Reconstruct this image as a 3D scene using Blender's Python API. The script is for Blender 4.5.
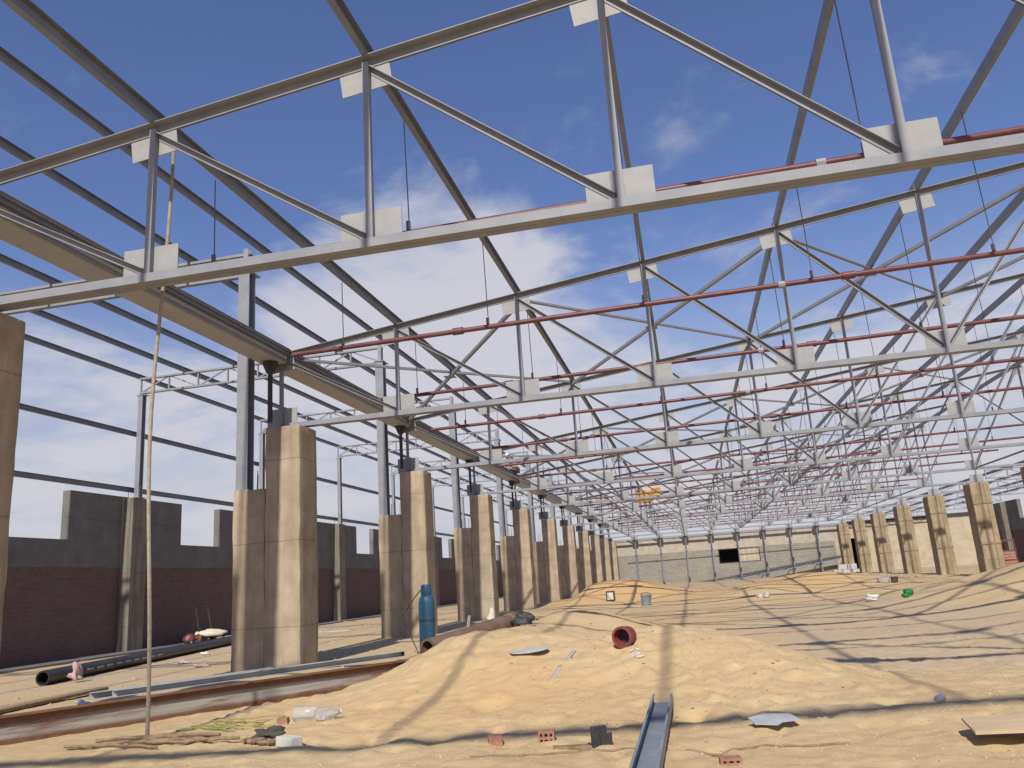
import bpy, bmesh, math, random
import numpy as np
from mathutils import Vector, Matrix
random.seed(7)
R = math.radians
scene = bpy.context.scene
for o in list(bpy.data.objects): bpy.data.objects.remove(o)

# ------------------------------------------------------------------ camera
YAW, PITCH, ROLL, HC = 0.19818, 0.24141, -0.06986, 1.33
cy, sy, cp, sp = math.cos(YAW), math.sin(YAW), math.cos(PITCH), math.sin(PITCH)
fw = Vector((-sy*cp, cy*cp, sp)); rt = Vector((cy, sy, 0)); up = rt.cross(fw)
cr, sr = math.cos(ROLL), math.sin(ROLL)
r2 = cr*rt + sr*up; u2 = -sr*rt + cr*up
cam_d = bpy.data.cameras.new('camera'); cam = bpy.data.objects.new('camera', cam_d)
scene.collection.objects.link(cam)
M = Matrix((( r2.x, u2.x, -fw.x, 0), (r2.y, u2.y, -fw.y, 0), (r2.z, u2.z, -fw.z, HC), (0, 0, 0, 1)))
cam.matrix_world = M
cam_d.sensor_width = 36; cam_d.lens = 803/1024*36
cam_d.clip_start = 0.1; cam_d.clip_end = 4000
scene.camera = cam

# ------------------------------------------------------------------ sun, sky, exposure
SUN_EL, SUN_AZ = R(41), R(1.2)          # light travels towards +Y, a touch towards -X
sd = bpy.data.lights.new('sun', 'SUN'); sd.energy = 4.8; sd.angle = R(1.0); sd.color = (1.0, 0.93, 0.82)
so = bpy.data.objects.new('sun', sd); scene.collection.objects.link(so)
dirv = Vector((-math.sin(SUN_AZ)*math.cos(SUN_EL), math.cos(SUN_AZ)*math.cos(SUN_EL), -math.sin(SUN_EL)))
so.rotation_euler = dirv.to_track_quat('-Z', 'Y').to_euler(); so.location = (0, -20, 30)
w = bpy.data.worlds.new('World'); scene.world = w; w.use_nodes = True
nt = w.node_tree; nt.nodes.clear()
def N(t, typ, **kw):
    n = t.nodes.new(typ)
    for k, v in kw.items(): setattr(n, k, v)
    return n
def math_node(t, op, a, b=None, clamp=False):
    n = N(t, 'ShaderNodeMath', operation=op); n.use_clamp = clamp
    for i, x in enumerate((a, b)):
        if x is None: continue
        if isinstance(x, (int, float)): n.inputs[i].default_value = x
        else: t.links.new(x, n.inputs[i])
    return n.outputs[0]
def maprange(t, x, a, b, c=0., d=1., smooth=True):
    n = N(t, 'ShaderNodeMapRange'); n.interpolation_type = 'SMOOTHSTEP' if smooth else 'LINEAR'
    t.links.new(x, n.inputs[0])
    for i, v in enumerate((a, b, c, d)): n.inputs[i+1].default_value = v
    return n.outputs[0]
sky = N(nt, 'ShaderNodeTexSky', sky_type='NISHITA', sun_disc=False)
sky.sun_elevation = SUN_EL; sky.sun_rotation = math.atan2(-dirv.x, -dirv.y)
sky.air_density = 1.3; sky.dust_density = 0.6; sky.ozone_density = 2.0; sky.altitude = 50
tc = N(nt, 'ShaderNodeTexCoord'); sx = N(nt, 'ShaderNodeSeparateXYZ'); nt.links.new(tc.outputs['Generated'], sx.inputs[0])
zz = math_node(nt, 'ADD', math_node(nt, 'MAXIMUM', sx.outputs[2], 0.0), 0.22)
cx_ = N(nt, 'ShaderNodeCombineXYZ')
nt.links.new(math_node(nt, 'DIVIDE', sx.outputs[0], zz), cx_.inputs[0]); nt.links.new(math_node(nt, 'DIVIDE', sx.outputs[1], zz), cx_.inputs[1])
def cloud_noise(scale, detail, rough, dist, off):
    mp = N(nt, 'ShaderNodeMapping'); mp.inputs['Location'].default_value = off; nt.links.new(cx_.outputs[0], mp.inputs[0])
    n = N(nt, 'ShaderNodeTexNoise'); n.inputs['Scale'].default_value = scale; n.inputs['Detail'].default_value = detail
    n.inputs['Roughness'].default_value = rough; n.inputs['Distortion'].default_value = dist
    nt.links.new(mp.outputs[0], n.inputs[0]); return n.outputs[0]
n1 = cloud_noise(1.9, 9, 0.6, 0.5, (3.3, 1.2, 0)); n2 = cloud_noise(5.0, 8, 0.62, 0.2, (7.1, 4.2, 1))
def lobe(d, a, b):
    v = N(nt, 'ShaderNodeVectorMath', operation='DOT_PRODUCT'); nt.links.new(tc.outputs['Generated'], v.inputs[0])
    v.inputs[1].default_value = Vector(d).normalized(); return maprange(nt, v.outputs['Value'], a, b)
low = maprange(nt, sx.outputs[2], 0.46, 0.20)
b1 = lobe((-0.30, 0.89, 0.325), 0.972, 0.998)
b2 = lobe((-0.03, 0.90, 0.45), 0.978, 0.999)
dens = math_node(nt, 'ADD', math_node(nt, 'MULTIPLY', n1, 0.75), math_node(nt, 'MULTIPLY', n2, 0.25))
dens = math_node(nt, 'ADD', dens, math_node(nt, 'MULTIPLY', low, 0.20))
dens = math_node(nt, 'ADD', dens, math_node(nt, 'MULTIPLY', b1, 0.19))
dens = math_node(nt, 'ADD', dens, math_node(nt, 'MULTIPLY', b2, 0.05))
mask = maprange(nt, dens, 0.56, 0.79, 0.0, 0.93)
hz = maprange(nt, sx.outputs[2], 0.40, 0.05, 0.0, 0.8)
mx0 = N(nt, 'ShaderNodeMix', data_type='RGBA'); tn = N(nt, 'ShaderNodeMix', data_type='RGBA', blend_type='MULTIPLY'); tn.inputs[0].default_value = 1.0; nt.links.new(sky.outputs[0], tn.inputs[6]); tn.inputs[7].default_value = (.84, .87, 1.20, 1)
nt.links.new(hz, mx0.inputs[0]); nt.links.new(tn.outputs[2], mx0.inputs[6]); mx0.inputs[7].default_value = (5.7, 5.75, 6.2, 1)
mx1 = N(nt, 'ShaderNodeMix', data_type='RGBA'); nt.links.new(mask, mx1.inputs[0]); nt.links.new(mx0.outputs[2], mx1.inputs[6]); mx1.inputs[7].default_value = (6.6, 6.55, 7.2, 1)
bg = N(nt, 'ShaderNodeBackground'); bg.inputs[1].default_value = 0.095
nt.links.new(mx1.outputs[2], bg.inputs[0])
wo = N(nt, 'ShaderNodeOutputWorld'); nt.links.new(bg.outputs[0], wo.inputs[0])
scene.view_settings.view_transform = 'Standard'; scene.view_settings.look = 'None'
scene.view_settings.exposure = 0.0; scene.view_settings.gamma = 1.0
scene.view_settings.use_curve_mapping = False
scene.render.engine = 'CYCLES'
scene.cycles.max_bounces = 6; scene.cycles.diffuse_bounces = 3; scene.cycles.transparent_max_bounces = 8

# ------------------------------------------------------------------ materials
def new_mat(name):
    m = bpy.data.materials.new(name); m.use_nodes = True
    return m, m.node_tree, m.node_tree.nodes['Principled BSDF']
def noise(t, vec, scale, detail=4, rough=0.55, dist=0.0):
    n = N(t, 'ShaderNodeTexNoise'); n.inputs['Scale'].default_value = scale; n.inputs['Detail'].default_value = detail
    n.inputs['Roughness'].default_value = rough; n.inputs['Distortion'].default_value = dist
    if vec is not None: t.links.new(vec, n.inputs[0])
    return n.outputs[0]
def ramp(t, fac, stops):
    n = N(t, 'ShaderNodeValToRGB'); e = n.color_ramp.elements
    while len(e) < len(stops): e.new(0.5)
    for i, (p, c) in enumerate(stops): e[i].position = p; e[i].color = (*c, 1)
    t.links.new(fac, n.inputs[0]); return n.outputs[0]
def mixc(t, fac, a, b, mode='MIX'):
    n = N(t, 'ShaderNodeMix', data_type='RGBA', blend_type=mode)
    for i, x in ((0, fac), (6, a), (7, b)):
        if isinstance(x, (int, float)): n.inputs[i].default_value = x
        elif isinstance(x, tuple): n.inputs[i].default_value = (*x, 1)
        else: t.links.new(x, n.inputs[i])
    return n.outputs[2]
def bump(t, bs, h, strength, dist=0.01):
    n = N(t, 'ShaderNodeBump'); n.inputs['Strength'].default_value = strength; n.inputs['Distance'].default_value = dist
    t.links.new(h, n.inputs['Height']); t.links.new(n.outputs[0], bs.inputs['Normal'])
def coords(t, kind='Object', scale=(1, 1, 1)):
    c = N(t, 'ShaderNodeTexCoord'); mp = N(t, 'ShaderNodeMapping'); mp.inputs['Scale'].default_value = scale
    t.links.new(c.outputs[kind], mp.inputs[0]); return mp.outputs[0]
def mat_plain(name, c1, c2, rough=0.6, scale=8, metal=0.0, bmp=0.1, spec=0.4, detail=5, stretch=(1, 1, 1), speck=None):
    m, t, b = new_mat(name)
    v = coords(t, 'Object', stretch)
    f = noise(t, v, scale, detail, 0.6)
    col = ramp(t, f, [(0.35, c1), (0.65, c2)])
    if speck:
        g = maprange(t, noise(t, v, speck[0], 3, 0.7), speck[1], speck[1]+0.08)
        col = mixc(t, g, col, speck[2])
    t.links.new(col, b.inputs['Base Color'])
    b.inputs['Roughness'].default_value = rough; b.inputs['Metallic'].default_value = metal
    b.inputs['Specular IOR Level'].default_value = spec
    if bmp: bump(t, b, noise(t, v, scale*6, 4), bmp)
    return m
MT = {}
MT['steel'] = mat_plain('grey_primed_steel', (.20, .215, .25), (.25, .258, .282), 0.55, 3.0, bmp=0.0, speck=(14, .66, (.18, .175, .175)))
MT['purlin'] = mat_plain('shade_darkened_steel', (.165, .185, .235), (.215, .23, .27), 0.5, 2.5, bmp=0.0, speck=(10, .70, (.25, .24, .23)))  # same primer as the grey steel, darkened to stand for shade
MT['plate'] = mat_plain('pale_primed_plate', (.27, .275, .28), (.315, .317, .315), 0.6, 5.0, bmp=0.03, speck=(18, .68, (.28, .27, .26)))
MT['gutter'] = mat_plain('gutter_sheet', (.34, .345, .39), (.40, .40, .43), 0.45, 2.0, bmp=0.0, speck=(6, .66, (.19, .18, .17)))
MT['red'] = mat_plain('red_oxide_pipe', (.11, .035, .041), (.16, .058, .062), 0.45, 3.0, speck=(9, .66, (.24, .05, .05)))
MT['rod'] = mat_plain('dark_rod', (.09, .09, .10), (.14, .14, .14), 0.5, 5)
MT['bolt'] = mat_plain('rusted_bolt', (.16, .10, .07), (.22, .15, .11), 0.7, 20)
MT['white'] = mat_plain('white_plastic', (.52, .51, .47), (.63, .62, .58), 0.6, 4, speck=(9, .66, (.52, .48, .40)))
MT['rust'] = mat_plain('rusty_steel', (.13, .06, .035), (.21, .10, .055), 0.8, 6, detail=8, speck=(14, .62, (.12, .06, .04)))
MT['rustpipe'] = mat_plain('brown_pipe', (.13, .085, .062), (.20, .13, .095), 0.6, 4, detail=8, speck=(8, .66, (.14, .09, .065)))
MT['blackpipe'] = mat_plain('black_plastic_pipe', (.018, .018, .02), (.035, .035, .037), 0.35, 4, speck=(6, .68, (.13, .12, .10)))
MT['blue'] = mat_plain('worn_blue_paint', (.016, .068, .135), (.027, .10, .18), 0.45, 5, detail=8, speck=(11, .64, (.10, .15, .19)))
MT['cloth'] = mat_plain('dark_cloth', (.05, .045, .04), (.09, .08, .065), 0.95, 9)
MT['timber'] = mat_plain('weathered_timber', (.20, .14, .085), (.33, .24, .15), 0.85, 5, stretch=(1, 8, 8))
MT['ply'] = mat_plain('sandy_plywood', (.44, .33, .20), (.54, .41, .26), 0.85, 3, stretch=(1, 6, 6), speck=(8, .64, (.36, .28, .19)))
MT['brick'] = mat_plain('red_brick', (.26, .125, .085), (.36, .19, .13), 0.95, 7, bmp=.3, speck=(16, .58, (.42, .32, .22)))
MT['card'] = mat_plain('grey_card', (.35, .35, .33), (.50, .49, .46), 0.8, 6)
MT['rope'] = mat_plain('hemp_rope', (.27, .235, .18), (.38, .335, .265), 0.95, 20)
MT['twig'] = mat_plain('dry_twig', (.17, .12, .07), (.28, .20, .12), 0.95, 15)
MT['green'] = mat_plain('green_plastic', (.012, .13, .03), (.025, .21, .05), 0.4, 5)
MT['grass'] = mat_plain('green_straw', (.16, .20, .05), (.34, .31, .12), 0.8, 6)
MT['pink'] = mat_plain('pink_rag', (.40, .24, .25), (.52, .36, .36), 0.9, 12)
MT['skin'] = mat_plain('skin', (.30, .16, .10), (.34, .19, .12), 0.6, 8)
MT['shirt'] = mat_plain('dusty_pink_shirt', (.38, .19, .17), (.46, .25, .22), 0.9, 8)
MT['dark'] = mat_plain('black_iron', (.025, .025, .027), (.05, .048, .045), 0.6, 8)
MT['tin'] = mat_plain('dull_tin', (.33, .345, .36), (.44, .45, .455), 0.5, 5, metal=0.0)
MT['tinblue'] = mat_plain('blue_grey_steel', (.16, .19, .225), (.23, .26, .295), 0.5, 4, bmp=.02, speck=(9, .66, (.34, .30, .23)))
MT['maroon'] = mat_plain('maroon_plastic', (.16, .03, .03), (.23, .05, .045), 0.5, 6)
MT['stone'] = mat_plain('sandy_stone', (.29, .21, .125), (.46, .355, .22), 0.95, 1.3)
MT['bag'] = mat_plain('cream_sack', (.52, .47, .36), (.62, .57, .45), 0.9, 8)

def concrete(name, c1, c2, c3, vs=(7, 7, 0.45), streak=0.38):
    m, t, b = new_mat(name)
    v = coords(t, 'Object', vs); v2 = coords(t, 'Object', (1, 1, 1))
    oi = N(t, 'ShaderNodeObjectInfo')
    av = N(t, 'ShaderNodeVectorMath', operation='ADD'); t.links.new(v, av.inputs[0])
    cb = N(t, 'ShaderNodeCombineXYZ'); t.links.new(math_node(t, 'MULTIPLY', oi.outputs['Random'], 40.0), cb.inputs[0])
    t.links.new(cb.outputs[0], av.inputs[1])
    av2 = N(t, 'ShaderNodeVectorMath', operation='ADD'); t.links.new(v2, av2.inputs[0]); t.links.new(cb.outputs[0], av2.inputs[1])
    f = noise(t, av.outputs[0], 1.0, 5, 0.65); g = noise(t, av2.outputs[0], 1.6, 7, 0.6)
    col = ramp(t, g, [(0.3, c1), (0.5, c2), (0.7, c3)])
    st = maprange(t, f, 0.40, 0.72)
    col = mixc(t, math_node(t, 'MULTIPLY', st, streak), col, tuple(x*0.62 for x in c1))
    # pour joints: thin wavering horizontal lines
    sz = N(t, 'ShaderNodeSeparateXYZ'); t.links.new(v2, sz.inputs[0])
    zj = math_node(t, 'ADD', sz.outputs[2], math_node(t, 'MULTIPLY', g, 0.08))
    jl = math_node(t, 'ABSOLUTE', math_node(t, 'SUBTRACT', math_node(t, 'FRACT', math_node(t, 'DIVIDE', zj, 1.65)), 0.5))
    jm = maprange(t, jl, 0.010, 0.002)
    col = mixc(t, math_node(t, 'MULTIPLY', jm, 0.5), col, tuple(x*0.45 for x in c1))
    vo = N(t, 'ShaderNodeTexVoronoi'); vo.inputs['Scale'].default_value = 9; t.links.new(av2.outputs[0], vo.inputs[0])
    ps = maprange(t, vo.outputs['Distance'], 0.10, 0.03)
    col = mixc(t, math_node(t, 'MULTIPLY', ps, 0.45), col, tuple(x*0.5 for x in c1))
    t.links.new(col, b.inputs['Base Color']); b.inputs['Roughness'].default_value = 0.9; b.inputs['Specular IOR Level'].default_value = 0.2
    h = math_node(t, 'ADD', math_node(t, 'MULTIPLY', f, 0.6), noise(t, av2.outputs[0], 30, 4))
    bump(t, b, h, 0.5, 0.012)
    return m
MT['concrete'] = concrete('sandy_cast_concrete', (.27, .222, .16), (.36, .295, .21), (.45, .375, .275))
MT['concrete2'] = concrete('yellowish_cast_concrete', (.24, .195, .125), (.315, .255, .165), (.39, .32, .215))
MT['pilaster'] = concrete('pilaster_concrete', (.17, .155, .13), (.22, .20, .165), (.27, .245, .20), streak=0.7)
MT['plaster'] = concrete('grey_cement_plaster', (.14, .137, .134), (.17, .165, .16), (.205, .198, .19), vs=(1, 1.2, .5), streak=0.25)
MT['cream'] = concrete('cream_render', (.35, .30, .215), (.42, .36, .26), (.47, .41, .305), vs=(1.2, 1, .5), streak=0.25)
MT['band'] = concrete('pale_render_band', (.33, .30, .245), (.40, .365, .30), (.46, .42, .35), vs=(.8, 1, .5), streak=0.3)
def bricks(name, c1, c2, mort, scale, rough=0.9, axis='YZ', bh=0.5):
    m, t, b = new_mat(name)
    c = N(t, 'ShaderNodeTexCoord'); s = N(t, 'ShaderNodeSeparateXYZ'); t.links.new(c.outputs['Object'], s.inputs[0])
    k = N(t, 'ShaderNodeCombineXYZ'); t.links.new(s.outputs[1 if axis == 'YZ' else 0], k.inputs[0]); t.links.new(s.outputs[2], k.inputs[1])
    br = N(t, 'ShaderNodeTexBrick'); t.links.new(k.outputs[0], br.inputs[0]); br.inputs['Scale'].default_value = scale
    br.inputs['Color1'].default_value = (*c1, 1); br.inputs['Color2'].default_value = (*c2, 1); br.inputs['Mortar'].default_value = (*mort, 1)
    br.inputs['Mortar Size'].default_value = 0.022; br.inputs['Row Height'].default_value = bh*0.55; br.inputs['Brick Width'].default_value = 0.55
    g = noise(t, c.outputs['Object'], 0.9, 8, 0.65)
    col = mixc(t, maprange(t, g, 0.42, 0.75, 0, 0.5), br.outputs['Color'], mort)
    col = mixc(t, maprange(t, noise(t, c.outputs['Object'], 14, 5, .7), .5, .75, 0, .45), col, tuple(x*.5 for x in c1))
    t.links.new(col, b.inputs['Base Color']); b.inputs['Roughness'].default_value = rough; b.inputs['Specular IOR Level'].default_value = 0.15
    bump(t, b, math_node(t, 'MULTIPLY', br.outputs['Fac'], -1.0), 0.6, 0.01)
    return m
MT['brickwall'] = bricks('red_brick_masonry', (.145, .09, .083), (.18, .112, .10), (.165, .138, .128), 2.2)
MT['blockwall'] = bricks('grey_block_masonry', (.25, .235, .20), (.31, .29, .245), (.22, .20, .17), 1.1, axis='XZ')
# rusted steel web with grey mill scale (lying beam)
def beam_mat():
    m, t, b = new_mat('beam_rust_and_scale'); v = coords(t, 'Object', (1, 1, 1)); sv = coords(t, 'Object', (.5, 5, 5))
    s = N(t, 'ShaderNodeSeparateXYZ'); t.links.new(v, s.inputs[0])
    mid = maprange(t, math_node(t, 'ABSOLUTE', math_node(t, 'SUBTRACT', s.outputs[2], 0.165)), 0.10, 0.045)
    nz = noise(t, sv, 1.3, 7, 0.7)
    f = math_node(t, 'MULTIPLY', mid, maprange(t, nz, 0.33, 0.55), True)
    rustc = ramp(t, noise(t, v, 7, 8, .7), [(.3, (.09, .042, .027)), (.7, (.20, .09, .045))])
    grey = ramp(t, noise(t, sv, 4, 5), [(.3, (.24, .225, .205)), (.7, (.37, .355, .33))])
    t.links.new(mixc(t, f, rustc, grey), b.inputs['Base Color']); b.inputs['Roughness'].default_value = 0.7
    bump(t, b, noise(t, v, 40, 4), .25); return m
MT['beam'] = beam_mat()
def glassy():
    m, t, b = new_mat('clear_plastic_bottle'); b.inputs['Base Color'].default_value = (.80, .82, .82, 1)
    b.inputs['Transmission Weight'].default_value = 0.75; b.inputs['Roughness'].default_value = 0.18; b.inputs['IOR'].default_value = 1.2
    return m
MT['pet'] = glassy()
def tarp():
    m, t, b = new_mat('orange_tarpaulin'); v = coords(t)
    t.links.new(ramp(t, noise(t, v, 3, 5), [(.3, (.55, .30, .07)), (.7, (.70, .42, .12))]), b.inputs['Base Color']); b.inputs['Roughness'].default_value = .6
    return m
MT['tarp'] = tarp()
def sand():
    m, t, b = new_mat('desert_sand'); c = N(t, 'ShaderNodeTexCoord'); v = c.outputs['Object']
    n_big = noise(t, v, 0.35, 6, .6); n_mid = noise(t, v, 3.0, 6, .65); n_fin = noise(t, v, 45, 4, .7)
    col = ramp(t, n_big, [(.30, (.46, .335, .18)), (.55, (.53, .395, .22)), (.75, (.58, .45, .265))])
    col = mixc(t, maprange(t, n_mid, .48, .72, 0, .35), col, (.47, .33, .185))
    col = mixc(t, maprange(t, n_mid, .46, .30, 0, .3), col, (.66, .51, .33))
    n_gr = noise(t, v, 17, 6, .75)
    col = mixc(t, maprange(t, n_gr, .56, .70, 0, .55), col, (.40, .28, .15))
    col = mixc(t, maprange(t, n_gr, .43, .31, 0, .5), col, (.68, .54, .35))
    a1 = N(t, 'ShaderNodeAttribute'); a1.attribute_name = 'orange_sand'
    a2 = N(t, 'ShaderNodeAttribute'); a2.attribute_name = 'grey_silt'
    col = mixc(t, a1.outputs['Fac'], col, ramp(t, n_mid, [(.3, (.56, .32, .12)), (.7, (.66, .41, .18))]))
    col = mixc(t, a2.outputs['Fac'], col, ramp(t, n_mid, [(.3, (.40, .325, .23)), (.7, (.50, .415, .305))]))
    vo = N(t, 'ShaderNodeTexVoronoi'); vo.inputs['Scale'].default_value = 20; t.links.new(v, vo.inputs[0])
    pb = math_node(t, 'MULTIPLY', maprange(t, vo.outputs['Distance'], .26, .14), maprange(t, noise(t, v, 1.7, 5), .5, .66), True)
    col = mixc(t, math_node(t, 'MULTIPLY', pb, .55), col, (.36, .27, .17))
    col = mixc(t, maprange(t, n_fin, .62, .75, 0, .5), col, (.72, .60, .43))
    col = mixc(t, maprange(t, n_fin, .40, .28, 0, .5), col, (.36, .25, .145))
    t.links.new(col, b.inputs['Base Color']); b.inputs['Roughness'].default_value = 0.97; b.inputs['Specular IOR Level'].default_value = 0.1
    h = math_node(t, 'ADD', math_node(t, 'ADD', math_node(t, 'MULTIPLY', noise(t, v, 7, 7, .65), .9), math_node(t, 'MULTIPLY', n_gr, .5)), math_node(t, 'MULTIPLY', n_fin, .18))
    h = math_node(t, 'ADD', h, math_node(t, 'MULTIPLY', pb, .25))
    bump(t, b, h, 0.5, 0.035); return m
MT['sand'] = sand()

# ------------------------------------------------------------------ mesh helpers
class MB:
    def __init__(s): s.v = []; s.f = []
    def add(s, vs, fs):
        o = len(s.v); s.v += [tuple(x) for x in vs]; s.f += [tuple(i+o for i in f) for f in fs]
    def prof(s, pts, p, q, upv=(0, 0, 1)):
        p, q = Vector(p), Vector(q); d = (q-p).normalized(); u = Vector(upv)
        if abs(d.dot(u)) > 0.99: u = Vector((0, -1, 0))
        a = d.cross(u).normalized(); b = a.cross(d)
        n = len(pts)
        area = sum(pts[i][0]*pts[(i+1) % n][1]-pts[(i+1) % n][0]*pts[i][1] for i in range(n))
        if area < 0: pts = pts[::-1]
        vs = [p+a*x+b*y for x, y in pts]+[q+a*x+b*y for x, y in pts]
        fs = [tuple(range(n)), tuple(range(2*n-1, n-1, -1))]
        for i in range(n): j = (i+1) % n; fs.append((i, i+n, j+n, j))
        s.add(vs, fs)
    def bar(s, p, q, wd, ht, upv=(0, 0, 1)):
        s.prof([(-wd/2, -ht/2), (wd/2, -ht/2), (wd/2, ht/2), (-wd/2, ht/2)], p, q, upv)
    def box(s, x0, x1, y0, y1, z0, z1):
        s.add([(x0,y0,z0),(x1,y0,z0),(x1,y1,z0),(x0,y1,z0),(x0,y0,z1),(x1,y0,z1),(x1,y1,z1),(x0,y1,z1)],
              [(3,2,1,0),(4,5,6,7),(0,1,5,4),(1,2,6,5),(2,3,7,6),(3,0,4,7)])
    def tube(s, pts, r, n=8, cap=True, rin=None):
        pts = [Vector(p) for p in pts]; rings = []; ref = Vector((0, 0, 1))
        rr = r if isinstance(r, (list, tuple)) else [r]*len(pts)
        for i, p in enumerate(pts):
            d = (pts[min(i+1, len(pts)-1)]-pts[max(i-1, 0)]).normalized()
            if abs(d.dot(ref)) > 0.95: rf = Vector((1, 0, 0))
            else: rf = ref
            a = d.cross(rf).normalized(); b = a.cross(d)
            rings.append([p+(a*math.cos(t)+b*math.sin(t))*rr[i] for t in [2*math.pi*k/n for k in range(n)]])
        vs = [v for g in rings for v in g]; fs = []
        for i in range(len(rings)-1):
            for k in range(n): j = (k+1) % n; fs.append((i*n+k, i*n+j, (i+1)*n+j, (i+1)*n+k))
        if cap: fs += [tuple(range(n-1, -1, -1)), tuple(range((len(rings)-1)*n, len(rings)*n))]
        s.add(vs, fs)
    def lathe(s, prof, c, n=20, axis=None):
        c = Vector(c); ax = Vector(axis).normalized() if axis else Vector((0, 0, 1))
        rf = Vector((1, 0, 0)) if abs(ax.x) < .9 else Vector((0, 1, 0))
        a = (rf-ax*rf.dot(ax)).normalized(); b = ax.cross(a)
        vs = []; fs = []
        for r, h in prof: vs += [c+ax*h+(a*math.cos(2*math.pi*k/n)+b*math.sin(2*math.pi*k/n))*r for k in range(n)]
        for i in range(len(prof)-1):
            for k in range(n): j = (k+1) % n; fs.append((i*n+k, i*n+j, (i+1)*n+j, (i+1)*n+k))
        s.add(vs, fs)
    def build(s, name, mat, parent=None, loc=(0, 0, 0), smooth=False, bevel=0):
        me = bpy.data.meshes.new(name); me.from_pydata(s.v, [], s.f); me.update()
        if bevel:
            bm = bmesh.new(); bm.from_mesh(me)
            bmesh.ops.bevel(bm, geom=bm.edges[:], offset=bevel, segments=2, affect='EDGES', profile=.6)
            bm.to_mesh(me); bm.free()
        me.materials.append(MT[mat] if isinstance(mat, str) else mat)
        if smooth:
            me.polygons.foreach_set('use_smooth', [True]*len(me.polygons))
            try: me.set_sharp_from_angle(angle=R(40))
            except Exception: pass
        o = bpy.data.objects.new(name, me); scene.collection.objects.link(o); o.location = loc
        if parent: o.parent = parent
        return o
def tag(o, label=None, cat=None, group=None, kind=None):
    if label: o['label'] = label
    if cat: o['category'] = cat
    if group: o['group'] = group
    if kind: o['kind'] = kind
    return o
def empty(name, loc=(0, 0, 0), rz=0):
    o = bpy.data.objects.new(name, None); scene.collection.objects.link(o); o.location = loc; o.rotation_euler = (0, 0, rz)
    o.empty_display_size = 0.2; return o
KIDS = {}
def copy_tree(o, parent=None):
    c = o.copy(); scene.collection.objects.link(c)
    if parent is not None: c.parent = parent
    for ch in list(o.children): copy_tree(ch, c)
    return c
ORD = ['zeroth', 'first', 'second', 'third', 'fourth', 'fifth', 'sixth', 'seventh', 'eighth', 'ninth', 'tenth', 'eleventh', 'twelfth', 'thirteenth', 'fourteenth', 'fifteenth', 'sixteenth', 'seventeenth', 'eighteenth', 'nineteenth', 'twentieth']

# numpy value noise
def vnoise(x, y, seed=0):
    xi = np.floor(x).astype(np.int64); yi = np.floor(y).astype(np.int64); fx = x-xi; fy = y-yi
    def h(a, b):
        n = (a*374761393 + b*668265263 + seed*1442695041) & 0x7fffffff
        n = ((n ^ (n >> 13))*1274126177) & 0x7fffffff
        return ((n ^ (n >> 16)) & 0xffff)/65535.0
    ux = fx*fx*(3-2*fx); uy = fy*fy*(3-2*fy)
    return (h(xi, yi)*(1-ux)+h(xi+1, yi)*ux)*(1-uy)+(h(xi, yi+1)*(1-ux)+h(xi+1, yi+1)*ux)*uy - 0.5
def fbm(x, y, s, octv=4, seed=0):
    a = 1.; t = 0
    for i in range(octv): t = t+a*vnoise(x/s, y/s, seed+i); s *= .5; a *= .5
    return t
def gauss(x, y, cx0, cy0, sx0, sy0, rot=0):
    dx, dy = x-cx0, y-cy0; c, s_ = math.cos(rot), math.sin(rot)
    u = (dx*c+dy*s_)/sx0; v = (-dx*s_+dy*c)/sy0
    return np.exp(-(u*u+v*v))
def sstep(x, a, b):
    t = np.clip((x-a)/(b-a), 0, 1); return t*t*(3-2*t)
_rd = np.random.RandomState(3)
STEPS = []
for _k in range(9):
    _x, _y, _a = _rd.uniform(-3.5, 3.0), _rd.uniform(6.5, 9.5), _rd.uniform(-.9, .9)
    for _i in range(9): STEPS.append((_x+math.sin(_a)*.62*_i+(.11 if _i % 2 else -.11)*math.cos(_a), _y+math.cos(_a)*.62*_i-(.11 if _i % 2 else -.11)*math.sin(_a), -_a))
DENTS = [(_rd.uniform(-4, 4), _rd.uniform(6.2, 13), _rd.uniform(.08, .2), _rd.uniform(.015, .05)) for _ in range(110)]
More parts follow.
